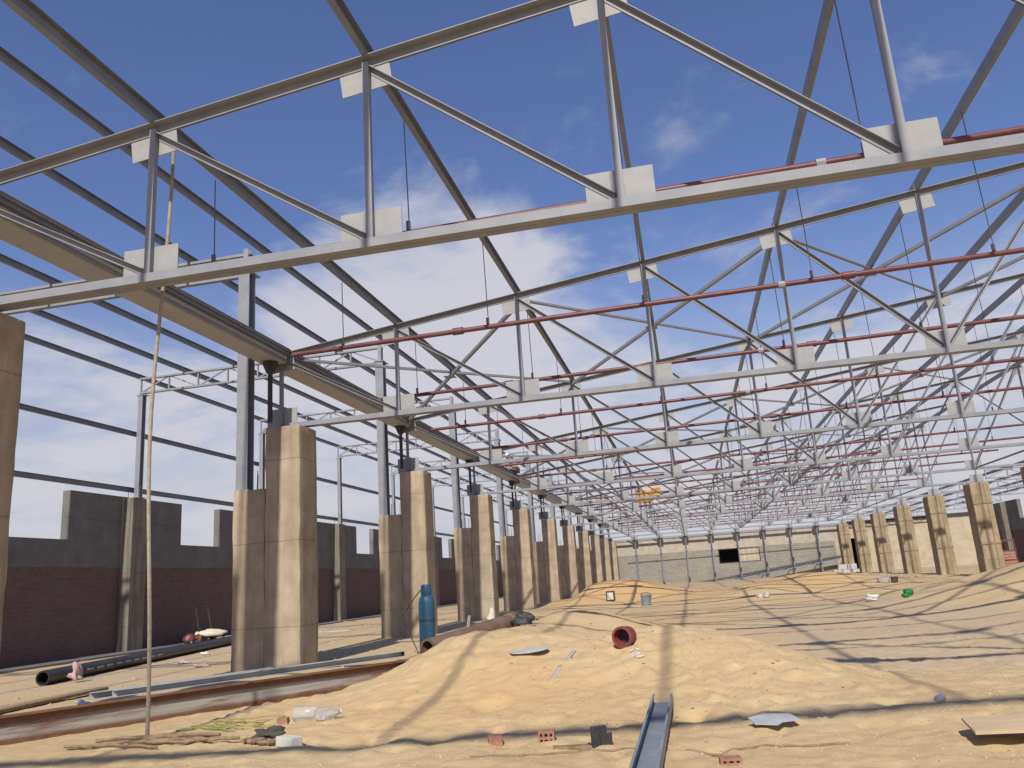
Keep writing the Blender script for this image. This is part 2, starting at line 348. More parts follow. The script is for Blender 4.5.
def ground_z(x, y):
    x = np.asarray(x, float); y = np.asarray(y, float)
    hall = sstep(x, -6.2, -3.5)*sstep(x, 22, 14)
    z = -0.14*hall*sstep(y, 8, 13)*sstep(y, 60, 40)
    m1 = 0.64*gauss(x, y, -2.1, 11.6, 1.8, 1.9)+0.52*gauss(x, y, .05, 11.5, 1.2, 1.8)+0.17*gauss(x, y, 1.2, 10.2, 1.0, 1.3)+0.26*gauss(x, y, -3.4, 11.9, 1.0, 1.5)+0.38*gauss(x, y, -3.7, 14.2, 1.3, 2.2)+0.44*gauss(x, y, -3.6, 17.3, 1.2, 2.2)
    m2 = 0.66*gauss(x, y, -2.9, 21.0, 1.7, 2.4)
    m3 = 1.15*gauss(x, y, -3.9, 47, 3.4, 5)
    m4 = 0.85*gauss(x, y, 6.5, 47, 4.2, 7)+0.4*gauss(x, y, 3.0, 40, 2, 3)
    m5 = 1.12*gauss(x, y, 9.9, 25, 3.3, 5.5)+0.5*gauss(x, y, 8.6, 15.5, 2.6, 2.8)+.35*gauss(x, y, 10, 34, 3, 4)
    rid = 0.06*gauss(x, y, 2.2, 8.0, 2.4, .9)
    z = z+m1+m2+m3+m4+m5+rid
    near = sstep(y, 30, 12)
    loose = np.clip((m1+m2+m5+rid)*1.6+.35, 0, 1)
    z = z+fbm(x, y, 1.1, 3, 11)*0.075*loose+fbm(x, y, .30, 3, 5)*0.04*loose*(.3+.7*near)+fbm(x, y, .12, 2, 9)*0.03*near
    for a, b, r, d in DENTS: z = z-d*gauss(x, y, a, b, r, r*1.3)+d*.35*gauss(x, y, a+.02, b+r*1.5, r*.9, r*.5)
    for a, b, rt_ in STEPS: z = z-.05*np.minimum(1, 1.6*gauss(x, y, a, b, .075, .15, rt_))+.03*gauss(x, y, a, b, .15, .24, rt_)
    flat = sstep(x, -5.6, -6.8)
    z = z*(1-.6*flat)
    return z
def gz(x, y): return float(ground_z(np.array([x]), np.array([y]))[0])

# ------------------------------------------------------------------ ground sheet
def axis_pts(fine0, fine1, step, lo, hi, grow):
    c = list(np.arange(fine0, fine1+1e-6, step)); s_ = step
    while c[-1] < hi: s_ *= grow; c.append(c[-1]+s_)
    s_ = step; d = [c[0]]
    while d[-1] > lo: s_ *= grow; d.append(d[-1]-s_)
    return np.array(d[:0:-1]+c)
gx = axis_pts(-7.5, 5.5, .05, -900, 900, 1.055); gy = axis_pts(5.0, 13.5, .045, -300, 1500, 1.022)
X, Y = np.meshgrid(gx, gy); Zg = ground_z(X, Y)
nx, ny = len(gx), len(gy)
def gz(x, y):
    i = min(max(int(np.searchsorted(gx, x))-1, 0), len(gx)-2); j = min(max(int(np.searchsorted(gy, y))-1, 0), len(gy)-2)
    u = (x-gx[i])/(gx[i+1]-gx[i]); v = (y-gy[j])/(gy[j+1]-gy[j])
    return float((Zg[j, i]*(1-u)+Zg[j, i+1]*u)*(1-v)+(Zg[j+1, i]*(1-u)+Zg[j+1, i+1]*u)*v)
vs = np.stack([X.ravel(), Y.ravel(), Zg.ravel()], 1)
ii = np.arange(nx*ny).reshape(ny, nx)
fs = np.stack([ii[:-1, :-1].ravel(), ii[:-1, 1:].ravel(), ii[1:, 1:].ravel(), ii[1:, :-1].ravel()], 1)
me = bpy.data.meshes.new('ground'); me.vertices.add(len(vs)); me.vertices.foreach_set('co', vs.ravel())
me.loops.add(fs.size); me.loops.foreach_set('vertex_index', fs.ravel().astype(np.int32))
me.polygons.add(len(fs)); me.polygons.foreach_set('loop_start', np.arange(0, fs.size, 4, dtype=np.int32))
me.polygons.foreach_set('loop_total', np.full(len(fs), 4, dtype=np.int32)); me.update(calc_edges=True)
me.polygons.foreach_set('use_smooth', [True]*len(fs))
x_, y_ = vs[:, 0], vs[:, 1]
orange = np.clip(gauss(x_, y_, -3.9, 46, 4.2, 7)*1.5+gauss(x_, y_, 5.5, 44, 4.5, 7)*1.2-.2+fbm(x_, y_, 2, 3, 4)*.3, 0, 1)*.62
orange = np.clip(orange+.28*gauss(x_, y_, -2.6, 9, 2.0, 1.3), 0, 1)
grey = np.clip(sstep(x_, .2, 2.2)*sstep(x_, 8.5, 5.5)*sstep(y_, 9.6, 12.5)*sstep(y_, 36, 27)*1.1*(1-.7*np.clip(ground_z(x_, y_)*6, 0, 1))+fbm(x_, y_, 3, 3, 2)*.35, 0, 1)*.85
aisle = np.clip(sstep(x_, -6.5, -8)*(.45+fbm(x_, y_, 2.4, 3, 8)*.9), 0, 1)
farg = sstep(y_, 60, 72)*.6
grey = np.clip(np.maximum(np.maximum(grey*.62, aisle*.8), farg), 0, 1)
for nm, arr in (('orange_sand', orange), ('grey_silt', grey)):
    at = me.attributes.new(nm, 'FLOAT', 'POINT'); at.data.foreach_set('value', arr.astype(np.float32))
me.materials.append(MT['sand'])
go = bpy.data.objects.new('ground', me); scene.collection.objects.link(go)
tag(go, 'wide sheet of pale desert sand with heaped mounds', 'ground', kind='structure')

# ------------------------------------------------------------------ building grid
B, Y1, P, X0 = 8.0, 7.39, 2.62, -0.27
FY = lambda k: Y1+B*(k-1)
NX = lambda i: X0+i*P                       # panel node, i from -3 to 6
ZB, CH = 4.90, 0.10
ZT = lambda x: 7.28+0.12*(x-X0)
YEND = FY(11)+0.7
# jittered concrete block
def rough_block(name, x0, x1, y0, y1, z0, z1, mat, parent, loc, amp=.012, seed=0, bev=.02, cell=.22):
    bm = bmesh.new()
    def grid(a, b): return max(1, int(round((b-a)/cell)))
    n = (grid(x0, x1), grid(y0, y1), grid(z0, z1))
    vid = {}
    def V(i, j, k):
        key = (i, j, k)
        if key not in vid: vid[key] = bm.verts.new((x0+(x1-x0)*i/n[0], y0+(y1-y0)*j/n[1], z0+(z1-z0)*k/n[2]))
        return vid[key]
    for a, b, c in ((0, 1, 2), (1, 2, 0), (2, 0, 1)):
        for i in range(n[a]):
            for j in range(n[b]):
                for side in (0, n[c]):
                    q = []
                    for di, dj in ((0, 0), (1, 0), (1, 1), (0, 1)):
                        ix = [0, 0, 0]; ix[a] = i+di; ix[b] = j+dj; ix[c] = side; q.append(V(*ix))
                    if side == 0: q.reverse()
                    bm.faces.new(q)
    bm.normal_update()
    ed = [e for e in bm.edges if len(e.link_faces) == 2 and e.link_faces[0].normal.dot(e.link_faces[1].normal) < .5]
    bmesh.ops.bevel(bm, geom=ed, offset=bev, segments=2, affect='EDGES', profile=.5)
    co = np.array([v.co[:] for v in bm.verts])
    dx = fbm(co[:, 1]*1.1+co[:, 2], co[:, 2]*1.0+co[:, 0]*.7, .55, 3, seed)*amp
    dy = fbm(co[:, 0]*1.3+co[:, 2]*.9, co[:, 2]+31, .55, 3, seed+7)*amp
    for v, a, b in zip(bm.verts, dx, dy): v.co.x += a; v.co.y += b
    me = bpy.data.meshes.new(name); bm.to_mesh(me); bm.free(); me.materials.append(MT[mat])
    me.polygons.foreach_set('use_smooth', [True]*len(me.polygons))
    try: me.set_sharp_from_angle(angle=R(35))
    except Exception: pass
    o = bpy.data.objects.new(name, me); scene.collection.objects.link(o); o.parent = parent; o.location = loc
    return o
ZC = 4.775
def left_column():
    root = empty('concrete_column', (-8.0, FY(1), 0))
    rough_block('shaft', -.27, .50, -.45, .36, -.5, ZC, 'concrete', root, (0, 0, 0), .024, 3, .03, .16)
    rough_block('shoulder_block', -.98, -.274, -.442, .35, -.5, 3.52, 'concrete', root, (0, 0, 0), .02, 8, .028, .16)
    m = MB()
    for px, py in ((-.80, -.30), (-.52, -.30), (-.80, .22), (-.52, .22)): m.tube([(px, py, 3.5), (px+.01, py, 3.5+.42)], .009, 5)
    m.build('starter_bars', 'bolt', root)
    return root
def right_column():
    root = empty('concrete_column', (15.38, FY(1), 0))
    rough_block('shaft', -.47, .47, -.45, .70, -.5, ZC, 'concrete2', root, (0, 0, 0), .025, 5, .03, .18)
    m = MB()
    for z in (1.6, 3.7): m.bar((-.49, -.47, z), (.49, -.47, z), .03, .06)
    m.build('formwork_tie', 'timber', root)
    m = MB()
    for x in (-.12, .2): m.bar((x, -.475, .1), (x, -.475, ZC-.1), .045, .03)
    m.build('shadow_stripe', 'timber', root)  # thin upright bars stand for cast shadow stripes on the front face
    return root
lc = left_column(); rc = right_column()
for k in range(1, 12):
    o = lc if k == 1 else copy_tree(lc); o.location = (-7.96, FY(k)+.06, 0) if k == 1 else (-8.0, FY(k), 0)
    lab = {1: 'sandy concrete column cut by the left edge of the photo, nearest the viewer', 2: 'tall stepped concrete column standing behind the rusty beam, second of the left row',
           3: 'stepped concrete column beside the blue gas cylinder, third of the left row'}.get(k, 'stepped sandy concrete column, %s from the viewer in the left row' % ORD[k])
    tag(o, lab, 'column', 'stepped columns along the left aisle')
    o = rc if k == 1 else copy_tree(rc); o.location = (15.38, FY(k), 0)
    tag(o, 'sandy concrete column with thin bars for shadow stripes, %s from the viewer in the right row' % ORD[k], 'column', 'columns along the right aisle')

# ------------------------------------------------------------------ trusses
def Lpair(L, t, g, flange, outer=False):
    """two angle sections back to back; flange 'top' or 'bottom'"""
    if outer: one = [(0.004, 0), (L, 0), (L, L), (L-t, L), (L-t, t), (0.004, t)]
    else: one = [(g/2, 0), (g/2+L, 0), (g/2+L, t), (g/2+t, t), (g/2+t, L), (g/2, L)]
    if flange == 'top': one = [(x, L-y) for x, y in one]
    return [one, [(-x, y) for x, y in one]]
def dbl(p, q, L, t, flange, outer=False, upv=(0, 0, 1), g=.014):
    m = MB()
    for pr in Lpair(L, t, g, flange, outer): m.prof(pr, p, q, upv)
    return m
def zsec(h=.18, f=.065, t=.008): return [(0, 0), (f, 0), (f, t), (t, t), (t, h-t), (t, h), (-f+t, h), (-f+t, h-t), (0, h-t), (0, t)]
def csec(h=.18, f=.07, t=.008): return [(0, 0), (f, 0), (f, t), (t, t), (t, h-t), (f, h-t), (f, h), (0, h)]
def make_truss():
    root = empty('roof_truss', (0, FY(1), 0))
    xl, xr = NX(-3), NX(6)
    dbl((xl+.12, 0, ZB-CH), (xr+.25, 0, ZB-CH), .10, .010, 'bottom', True).build('bottom_chord', 'steel', root)
    dbl((xl-.22, 0, ZT(xl-.22)), (xr+.2, 0, ZT(xr+.2)), .105, .010, 'top').build('top_chord', 'steel', root)
    sl = Vector((1, 0, .12)).normalized()
    for i in range(-3, 7):
        x = NX(i)
        # web post: an angle with one leg flat on the gusset and one standing out
        m = MB(); m.prof([(-.036, .008), (-.036, .076), (.036, .076), (.036, .008), (.029, .008), (.029, .069), (-.029, .069), (-.029, .008)], (x+.02, 0, ZB-.02), (x+.02, 0, ZT(x)+.04), (0, -1, 0))
        m.build('web_post', 'steel', root)
        gw, gh = (.325, .345)
        m = MB(); m.box(x-gw, x+gw+.03, -.006, .006, ZB-.09, ZB+gh); m.build('gusset_plate', 'plate', root)
        m = MB(); c = Vector((x, 0, ZT(x)))
        m.bar(c+Vector((0, 0, -.09))-sl*.30, c+Vector((0, 0, -.09))+sl*.29, .012, .37); m.build('gusset_plate', 'plate', root)
        if i < 6:
            a, b = (x, NX(i+1)) if i < 2 else (x, NX(i+1))
            if i < 2: p, q = Vector((a+.05, 0, ZT(a)-.03)), Vector((b-.05, 0, ZB+.05))
            else: p, q = Vector((a+.05, 0, ZB+.05)), Vector((b-.05, 0, ZT(b)-.03))
            d = (q-p).normalized(); un = Vector((0, 0, 1))-d*d.z
            dbl(p-un.normalized()*.035, q-un.normalized()*.035, .068, .008, 'top').build('diagonal_brace', 'steel', root)
        # cleat on the top chord that holds the purlin
        m = MB(); m.box(x-.012, x-.004, -.06, .06, ZT(x)+.10, ZT(x)+.25); m.build('purlin_cleat', 'steel', root)
    return root
t0 = make_truss()
for k in range(1, 12):
    o = t0 if k == 1 else copy_tree(t0); o.location = (0, FY(k), 0)
    lab = {1: 'grey steel roof truss nearest the viewer with big white gusset plates',
           11: 'farthest grey steel roof truss standing over the end wall posts'}.get(k, 'grey steel roof truss, %s from the viewer, on the %s pair of columns' % (ORD[k], ORD[k]))
    tag(o, lab, 'roof truss', 'roof trusses spanning the hall')

m = MB(); xa, xb = NX(-3)-.3, NX(6)+.3
m.prof(csec(.22, .08), (xa, FY(0), ZT(xa)-.12), (xb, FY(0), ZT(xb)-.12)); o = m.build('end_rafter', 'steel')
tag(o, 'single steel rafter closing the roof behind the viewer, throwing the nearest shadow', 'rafter')
# purlins on the trusses (one continuous line per panel node)
for n_, i in enumerate(range(-3, 7)):
    x = NX(i); m = MB(); z = ZT(x)+.107
    m.prof(csec(), (x, FY(0)-.08, z), (x, YEND, z))
    o = m.build('roof_purlin', 'purlin')
    tag(o, 'long dark steel purlin on the trusses, %s counted from the valley gutter on the left' % ORD[n_+1], 'purlin', 'purlins over the main trusses')

# crossed bracing in the plane of the roof
def make_cross(i, k, lab):
    root = empty('cross_brace', (NX(i+1), FY(k)+B/2, 0)); off = Vector(root.location)
    for a, b in ((i, i+2), (i+2, i)):
        p = Vector((NX(a), FY(k)+.15, ZT(NX(a))+.02)); q = Vector((NX(b), FY(k+1)-.15, ZT(NX(b))+.02))
        if a > b: p.z -= .08; q.z -= .08
        m = MB(); m.prof([(0, 0), (.075, 0), (.075, .008), (.008, .008), (.008, .075), (0, .075)], p-off, q-off); m.build('brace_bar', 'steel', root)
    m = MB(); m.box(-.14, .14, -.14, .14, ZT(NX(i+1))-.075, ZT(NX(i+1))-.067); m.build('crossing_plate', 'steel', root)
    tag(root, lab, 'bracing', 'crossed braces in the roof plane')
pos = ['beside the valley gutter', 'second from the valley gutter', 'second from the right aisle', 'nearest the right aisle']
for n_, i in enumerate((-3, -1, 1, 3)):
    make_cross(i, 2, 'crossed steel roof braces between the second and third trusses, %s' % pos[n_])
    for k in (4, 6, 8): make_cross(i, k, 'crossed steel roof braces between the %s and %s trusses, %s' % (ORD[k], ORD[k+1], pos[n_]))

# upright crossed braces between neighbouring trusses, with a tie along their feet
def make_sway(i, k, lab):
    x = NX(i)+.06; root = empty('sway_brace', (x, FY(k)+B/2, ZB)); h = ZT(x)-ZB
    for a, b in ((0.06, h-.06), (h-.06, 0.06)):
        m = MB(); yo = .0 if a < b else .03; m.bar((yo, -B/2+.12, a), (yo, B/2-.12, b), .012, .06); m.build('brace_bar', 'steel', root)
    m = MB(); m.bar((.0, -B/2+.12, -.03), (.0, B/2-.12, -.03), .06, .06); m.build('tie_bar', 'steel', root)
    tag(root, lab, 'bracing', 'upright crossed braces between trusses')
for k in (4, 6, 7, 8, 9):
    for i, wh in ((-1, 'left'), (2, 'middle'), (5, 'right')): make_sway(i, k, 'upright crossed brace between the %s and %s trusses, in the %s line' % (ORD[k], ORD[k+1], wh))
# red pipes hung from the purlins
def make_pipe():
    root = empty('red_pipe', (0, 0, 5.56))
    m = MB(); m.tube([(-6.45, 0, 0), (14.4, 0, 0)], .042, 10); m.build('pipe_run', 'red', root, smooth=True)
    for x in (-3.4, 2.9, 8.1): m = MB(); m.lathe([(.047, -.09), (.062, -.09), (.062, .09), (.047, .09)], (x, 0, 0), 10, (1, 0, 0)); m.build('coupling', 'red', root, smooth=True)
    for x in (1.9,): m = MB(); m.lathe([(.04, -.05), (.058, -.05), (.058, .05), (.04, .05)], (x, 0, 0), 8, (1, 0, 0)); m.build('clamp', 'plate', root)
    for i in range(-2, 6):
        x = NX(i)+.03; m = MB(); z1 = ZT(x)+.12-5.56
        m.tube([(x, 0, .045), (x, 0, z1)], .008, 5); m.tube([(x-.01, 0, .05), (x-.01, 0, .16)], .028, 6)
        m.build('hanger_rod', 'rod', root)
    return root
rp = make_pipe()
for n_ in range(20):
    o = rp if n_ == 0 else copy_tree(rp); o.location = (0, 8.6+4*n_, 5.56)
    if n_ == 0: o.rotation_euler = (0, -.0107, 0); o.location.z = 5.54
    lab = 'red pipe running just behind the nearest truss bottom chord' if n_ == 0 else 'red pipe hung across the hall on thin rods, %s from the viewer' % ORD[n_+1]
    tag(o, lab, 'pipe', 'red pipes hung below the roof')

# valley gutter sections with eave profiles
def make_gutter():
    root = empty('valley_gutter', (-8.20, FY(1), 6.2)); L = B-.12
    m = MB(); t = .006
    sec = [(-.24, 0), (.23, 0), (.30, .30), (.34, .30), (.34, .305), (.295, .306), (.226, t), (-.236, t), (-.33, .306), (-.40, .305), (-.40, .30), (-.335, .30)]
    m.prof([(x, z) for x, z in sec], (0, .06, 0), (0, L, 0)); m.build('trough', 'gutter', root)
    m = MB(); m.prof(csec(.13, .06, .006), (.245, .06, .02), (.245, L, .02)); m.prof(csec(.09, .05, .006), (.29, .06, .16), (.29, L, .16)); m.build('eave_profile', 'purlin', root)
    m = MB(); m.prof(csec(.13, .06, .006), (-.34, .06, .10), (-.34, L, .10)); m.build('eave_profile', 'purlin', root)
    m = MB(); m.add([(-.235, .064, .004), (.225, .064, .004), (.29, .064, .295), (-.32, .064, .295)], [(0, 1, 2, 3)])
    m.add([(-.235, L-.004, .004), (.225, L-.004, .004), (.29, L-.004, .295), (-.32, L-.004, .295)], [(3, 2, 1, 0)]); m.build('end_plate', 'plate', root)
    m = MB(); m.lathe([(.16, 0), (.16, -.05), (.09, -.22), (.05, -.26), (.05, -1.3), (.04, -1.3)], (0, L-.25, -.002), 12); m.build('shaded_end_node', 'dark', root, smooth=True)  # black funnel and stem stand for the end gusset and post in shade
    return root
gt = make_gutter()
for k in range(1, 11):
    o = gt if k == 1 else copy_tree(gt); o.location = (-8.20, FY(k), 6.2)
    lab = 'steel valley gutter section crossing behind the nearest truss, closest to the viewer' if k == 1 else 'steel valley gutter section between the %s and %s left columns' % (ORD[k], ORD[k+1])
    tag(o, lab, 'gutter', 'gutter sections along the left valley')

# ------------------------------------------------------------------ left lean-to
def Hsec(b=.24, h=.24, tf=.014, tw=.01):
    # flanges face along the 'up' axis of the profile
    return [(-b/2, -h/2), (b/2, -h/2), (b/2, -h/2+tf), (tw/2, -h/2+tf), (tw/2, h/2-tf), (b/2, h/2-tf), (b/2, h/2), (-b/2, h/2), (-b/2, h/2-tf), (-tw/2, h/2-tf), (-tw/2, -h/2+tf), (-b/2, -h/2+tf)]
def make_post():
    root = empty('steel_post', (0, 0, 3.52))
    m = MB(); m.prof(Hsec(.26, .26), (0, 0, .02), (0, 0, 4.83), (0, 1, 0)); m.build('shaft', 'steel', root)
    m = MB(); m.box(-.125, .19, -.19, .2, .002, .022); m.build('base_plate', 'plate', root)
    m = MB(); m.box(-.16, .16, -.16, .32, 4.832, 4.85); m.build('cap_plate', 'plate', root)
    m = MB(); m.prof(Hsec(.12, .12, .009, .007), (0, 0, 4.852), (0, 0, 5.41), (0, 1, 0)); m.build('stub', 'steel', root)
    return root
ps = make_post()
for k in range(1, 12):
    o = ps if k == 1 else copy_tree(ps); o.location = (-8.85, FY(k)-.22, 3.52)
    tag(o, 'tall grey steel post on the shoulder of the %s left column' % ORD[k], 'post', 'posts on the column shoulders')
def make_wallpost():
    root = empty('wall_post', (0, 0, 4.85))
    m = MB(); m.prof(Hsec(.17, .20, .012, .008), (0, 0, .015), (0, 0, 3.45), (0, 1, 0)); m.build('shaft', 'steel', root)
    m = MB(); m.box(-.17, .17, -.17, .17, 0, .014); m.build('base_plate', 'plate', root)
    m = MB(); m.box(-.16, .2, -.12, .12, 3.452, 3.468); m.build('cap_plate', 'plate', root)
    m = MB()
    for x, y in ((-.22, -.2), (.2, -.2), (.22, .18), (-.2, .2)): m.tube([(x, y, -.06), (x+.015, y, .38)], .008, 5)
    m.build('starter_bars', 'bolt', root)
    return root
wp = make_wallpost()
for k in range(1, 12):
    o = wp if k == 1 else copy_tree(wp); o.location = (-17.5, FY(k), 4.853)
    tag(o, 'slim grey steel post on the left wall pilaster level with the %s column' % ORD[k], 'post', 'posts along the left wall')
def make_lattice(length, h, npan):
    """Root at the right end, girder runs to -X"""
    root = empty('lattice_girder')
    dbl((0, 0, 0), (-length, 0, 0), .06, .007, 'bottom', True).build('bottom_chord', 'steel', root)
    dbl((0, 0, h-.06), (-length, 0, h-.06), .06, .007, 'bottom', True).build('top_chord', 'steel', root)
    for i in range(npan+1):
        x = -length*i/npan; m = MB(); m.bar((x-.03 if i == 0 else (x+.03 if i == npan else x), 0, .03), (x-.03 if i == 0 else (x+.03 if i == npan else x), 0, h-.03), .05, .05, (0, 1, 0)); m.build('web_post', 'steel', root)
        if i < npan:
            x2 = -length*(i+1)/npan; a, b = (.05, h-.05) if i % 2 == 0 else (h-.05, .05)
            m = MB(); m.bar((x-.05, 0, a), (x2+.05, 0, b), .04, .045); m.build('diagonal_brace', 'steel', root)
    return root
lg = make_lattice(8.75, .56, 8)
for k in range(1, 12):
    o = lg if k == 1 else copy_tree(lg); o.location = (-8.84, FY(k), 8.375)
    tag(o, 'pale steel lattice girder over the left aisle at the %s column' % ORD[k], 'girder', 'lattice girders over the left aisle')
for n_, x in enumerate((-17.75, -15.95, -14.1, -12.3, -10.45, -8.68)):
    m = MB(); m.prof(csec(.16, .07), (x, FY(0)-.08, 8.95), (x, YEND, 8.95)); o = m.build('roof_purlin', 'purlin')
    tag(o, 'dark purlin over the left aisle, %s counted inward from the left wall' % ORD[n_+1], 'purlin', 'purlins over the left aisle')
for z, wd in ((7.0, 'upper'), (5.12, 'lower')):
    m = MB(); m.prof(csec(.16, .07), (-17.72, FY(0)-.08, z-.08), (-17.72, YEND, z-.08)); o = m.build('wall_girt', 'purlin')
    tag(o, '%s dark steel rail along the left wall posts' % wd, 'wall rail', 'rails along the left wall')

# ------------------------------------------------------------------ walls
def side_wall(name, xin, sgn, k0, k1, y0, y1, lab, zoff=0.):
    """sgn: direction into the hall (+1 for the left wall)"""
    root = empty(name, (xin, (y0+y1)/2, 0)); oy = -(y0+y1)/2
    def bx(m, a, b, c, d, e, f): m.box(min(a, b), max(a, b), c, d, e, f)
    m = MB(); bx(m, 0, -sgn*.25, y0+oy, y1+oy, -.4, 2.63); m.build('brick_panel', 'brickwall', root)
    m = MB(); bx(m, sgn*.015, -sgn*.25, y0+oy, y1+oy, 2.632, 3.44)
    for k in range(k0, k1+1):
        a, b = max(FY(k)-2.6, y0), min(FY(k)+2.9, y1)
        bx(m, sgn*.015, -sgn*.25, a+oy, b+oy, 3.441, 4.90)
    m.build('plaster_panel', 'plaster', root)
    for k in range(k0, k1+1):
        m = MB(); bx(m, sgn*.018, sgn*.42, FY(k)-.30+oy, FY(k)+.45+oy, -.4, 4.85); m.build('pilaster', 'pilaster', root, bevel=.015)
    m = MB(); bx(m, sgn*.003, sgn*1.05, y0+oy, y1+oy, -.4, .06); m.build('plinth', 'plaster', root, bevel=.02)
    tag(root, lab, 'wall'); return root
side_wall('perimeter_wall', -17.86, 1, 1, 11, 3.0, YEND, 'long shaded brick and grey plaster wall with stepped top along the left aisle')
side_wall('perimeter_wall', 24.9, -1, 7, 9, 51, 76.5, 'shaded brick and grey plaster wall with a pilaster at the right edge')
# gable end wall with window and doorways
YE = FY(11)+.75
ew = empty('end_wall', (5, YE, 0))
def ebox(m, x0, x1, z0, z1, yo=0., th=.22): m.box(x0-5, x1-5, yo, th+yo, z0, z1)
m = MB()
ebox(m, -17.2, 2.95, -.4, 3.2); ebox(m, 2.95, 7.1, -.4, 1.72); ebox(m, 7.1, 14.5, -.4, 3.2)
m.build('block_panel', 'blockwall', ew)
m = MB(); ebox(m, -17.2, 14.5, 3.202, 4.66, -.015, .235); m.build('render_band', 'band', ew)
m = MB(); ebox(m, 14.502, 15.6, -.4, 4.66); ebox(m, 16.6, 18.2, -.4, 4.66); ebox(m, 15.6, 16.6, 3.3, 4.66); ebox(m, 18.2, 19.7, 3.0, 4.66); ebox(m, 19.7, 27.5, -.4, 4.66)
m.build('cream_panel', 'cream', ew)
m = MB(); ebox(m, -8.2, 15, 4.665, 4.80, -.06, .2); m.build('top_beam', 'purlin', ew)
m = MB(); ebox(m, 15.7, 27.5, 4.665, 5.02, -.1, .3); m.build('top_beam', 'dark', ew)
m = MB()
for x in (2.95, 4.95, 7.04): ebox(m, x-.03, x+.06, 1.73, 3.19, -.03, .12)
for z in (1.73, 3.11): ebox(m, 3.02, 4.91, z, z+.08, -.03, .12); ebox(m, 5.02, 7.0, z, z+.08, -.03, .12)
wf = m.build('window_frame', 'dark', ew)
m = MB(); ebox(m, 5.02, 7.0, 1.82, 3.10, .05, .03); m.build('boarding', 'cream', wf)
m = MB()
for x in (5.5, 6.0, 6.5): ebox(m, x-.02, x+.02, 1.82, 3.10, .02, .025)
m.build('studs', 'white', wf)
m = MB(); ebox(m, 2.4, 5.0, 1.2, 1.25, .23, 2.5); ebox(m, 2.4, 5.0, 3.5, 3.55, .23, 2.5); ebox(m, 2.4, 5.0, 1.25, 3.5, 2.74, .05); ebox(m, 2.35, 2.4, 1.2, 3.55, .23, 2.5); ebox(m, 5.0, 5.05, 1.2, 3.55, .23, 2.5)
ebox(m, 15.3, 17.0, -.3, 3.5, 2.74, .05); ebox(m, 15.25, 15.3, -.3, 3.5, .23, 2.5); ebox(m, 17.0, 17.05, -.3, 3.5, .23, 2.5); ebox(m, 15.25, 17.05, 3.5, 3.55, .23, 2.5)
m.build('dark_recess', 'dark', ew)  # black boxes added behind the openings so they read dark
m = MB(); ebox(m, 18.21, 19.69, -.3, 2.99, .08, .06); m.build('door', 'timber', ew)
tag(ew, 'pale block and render end wall with a dark window and doorways', 'wall')
gp = None
for n_, i in enumerate(range(-3, 7)):
    m = MB(); h = 4.78
    if gp is None:
        gp = empty('gable_post', (NX(i), FY(11), 0)); m.prof(Hsec(.14, .14, .01, .008), (0, 0, -.4), (0, 0, ZB-CH-.18), (0, 1, 0)); m.build('shaft', 'purlin', gp)
        m = MB(); m.box(-.30, .30, -.12, .12, ZB-CH-.178, ZB-CH-.004); m.build('head_bracket', 'dark', gp); o = gp
    else: o = copy_tree(gp); o.location = (NX(i), FY(11), 0)
    tag(o, 'thin dark post in front of the end wall, %s from the left' % ORD[n_+1], 'post', 'posts in front of the end wall')

# right aisle lattice girders and rails
rg = make_lattice(8.85, .5, 8)
for k in range(5, 12):
    o = rg if k == 5 else copy_tree(rg); o.location = (24.75, FY(k), 4.95)
    tag(o, 'pale lattice girder over the right aisle at the %s right column' % ORD[k], 'girder', 'lattice girders over the right aisle')
for n_, x in enumerate((17.2, 19.6, 22.0, 24.4)):
    m = MB(); m.prof(csec(.14, .06), (x, FY(5)-.4, 5.46), (x, YEND, 5.46)); o = m.build('roof_purlin', 'purlin')
    tag(o, 'dark purlin over the right aisle, %s counted out from the right columns' % ORD[n_+1], 'purlin', 'purlins over the right aisle')
# orange sheet thrown over a far purlin
m = MB(); nx_, nz_ = 14, 8; vs2 = []; fs2 = []
for j in range(nz_+1):
    for i in range(nx_+1):
        u, v = i/nx_, j/nz_; x = -3.6+2.0*u; z = 7.62-(1.0+.12*math.sin(6*u))*v + .05*math.sin(9*u)
        vs2.append((x, .10*math.sin(7*u+3*v)+.25*v, z))
for j in range(nz_):
    for i in range(nx_): a = j*(nx_+1)+i; fs2.append((a, a+nx_+1, a+nx_+2, a+1))
m.add(vs2, fs2); o = m.build('tarpaulin', 'tarp', None, (0, 62.7, 0), smooth=True)
md = o.modifiers.new('thick', 'SOLIDIFY'); md.thickness = .01
tag(o, 'orange sheet hung among the far roof trusses', 'tarpaulin')
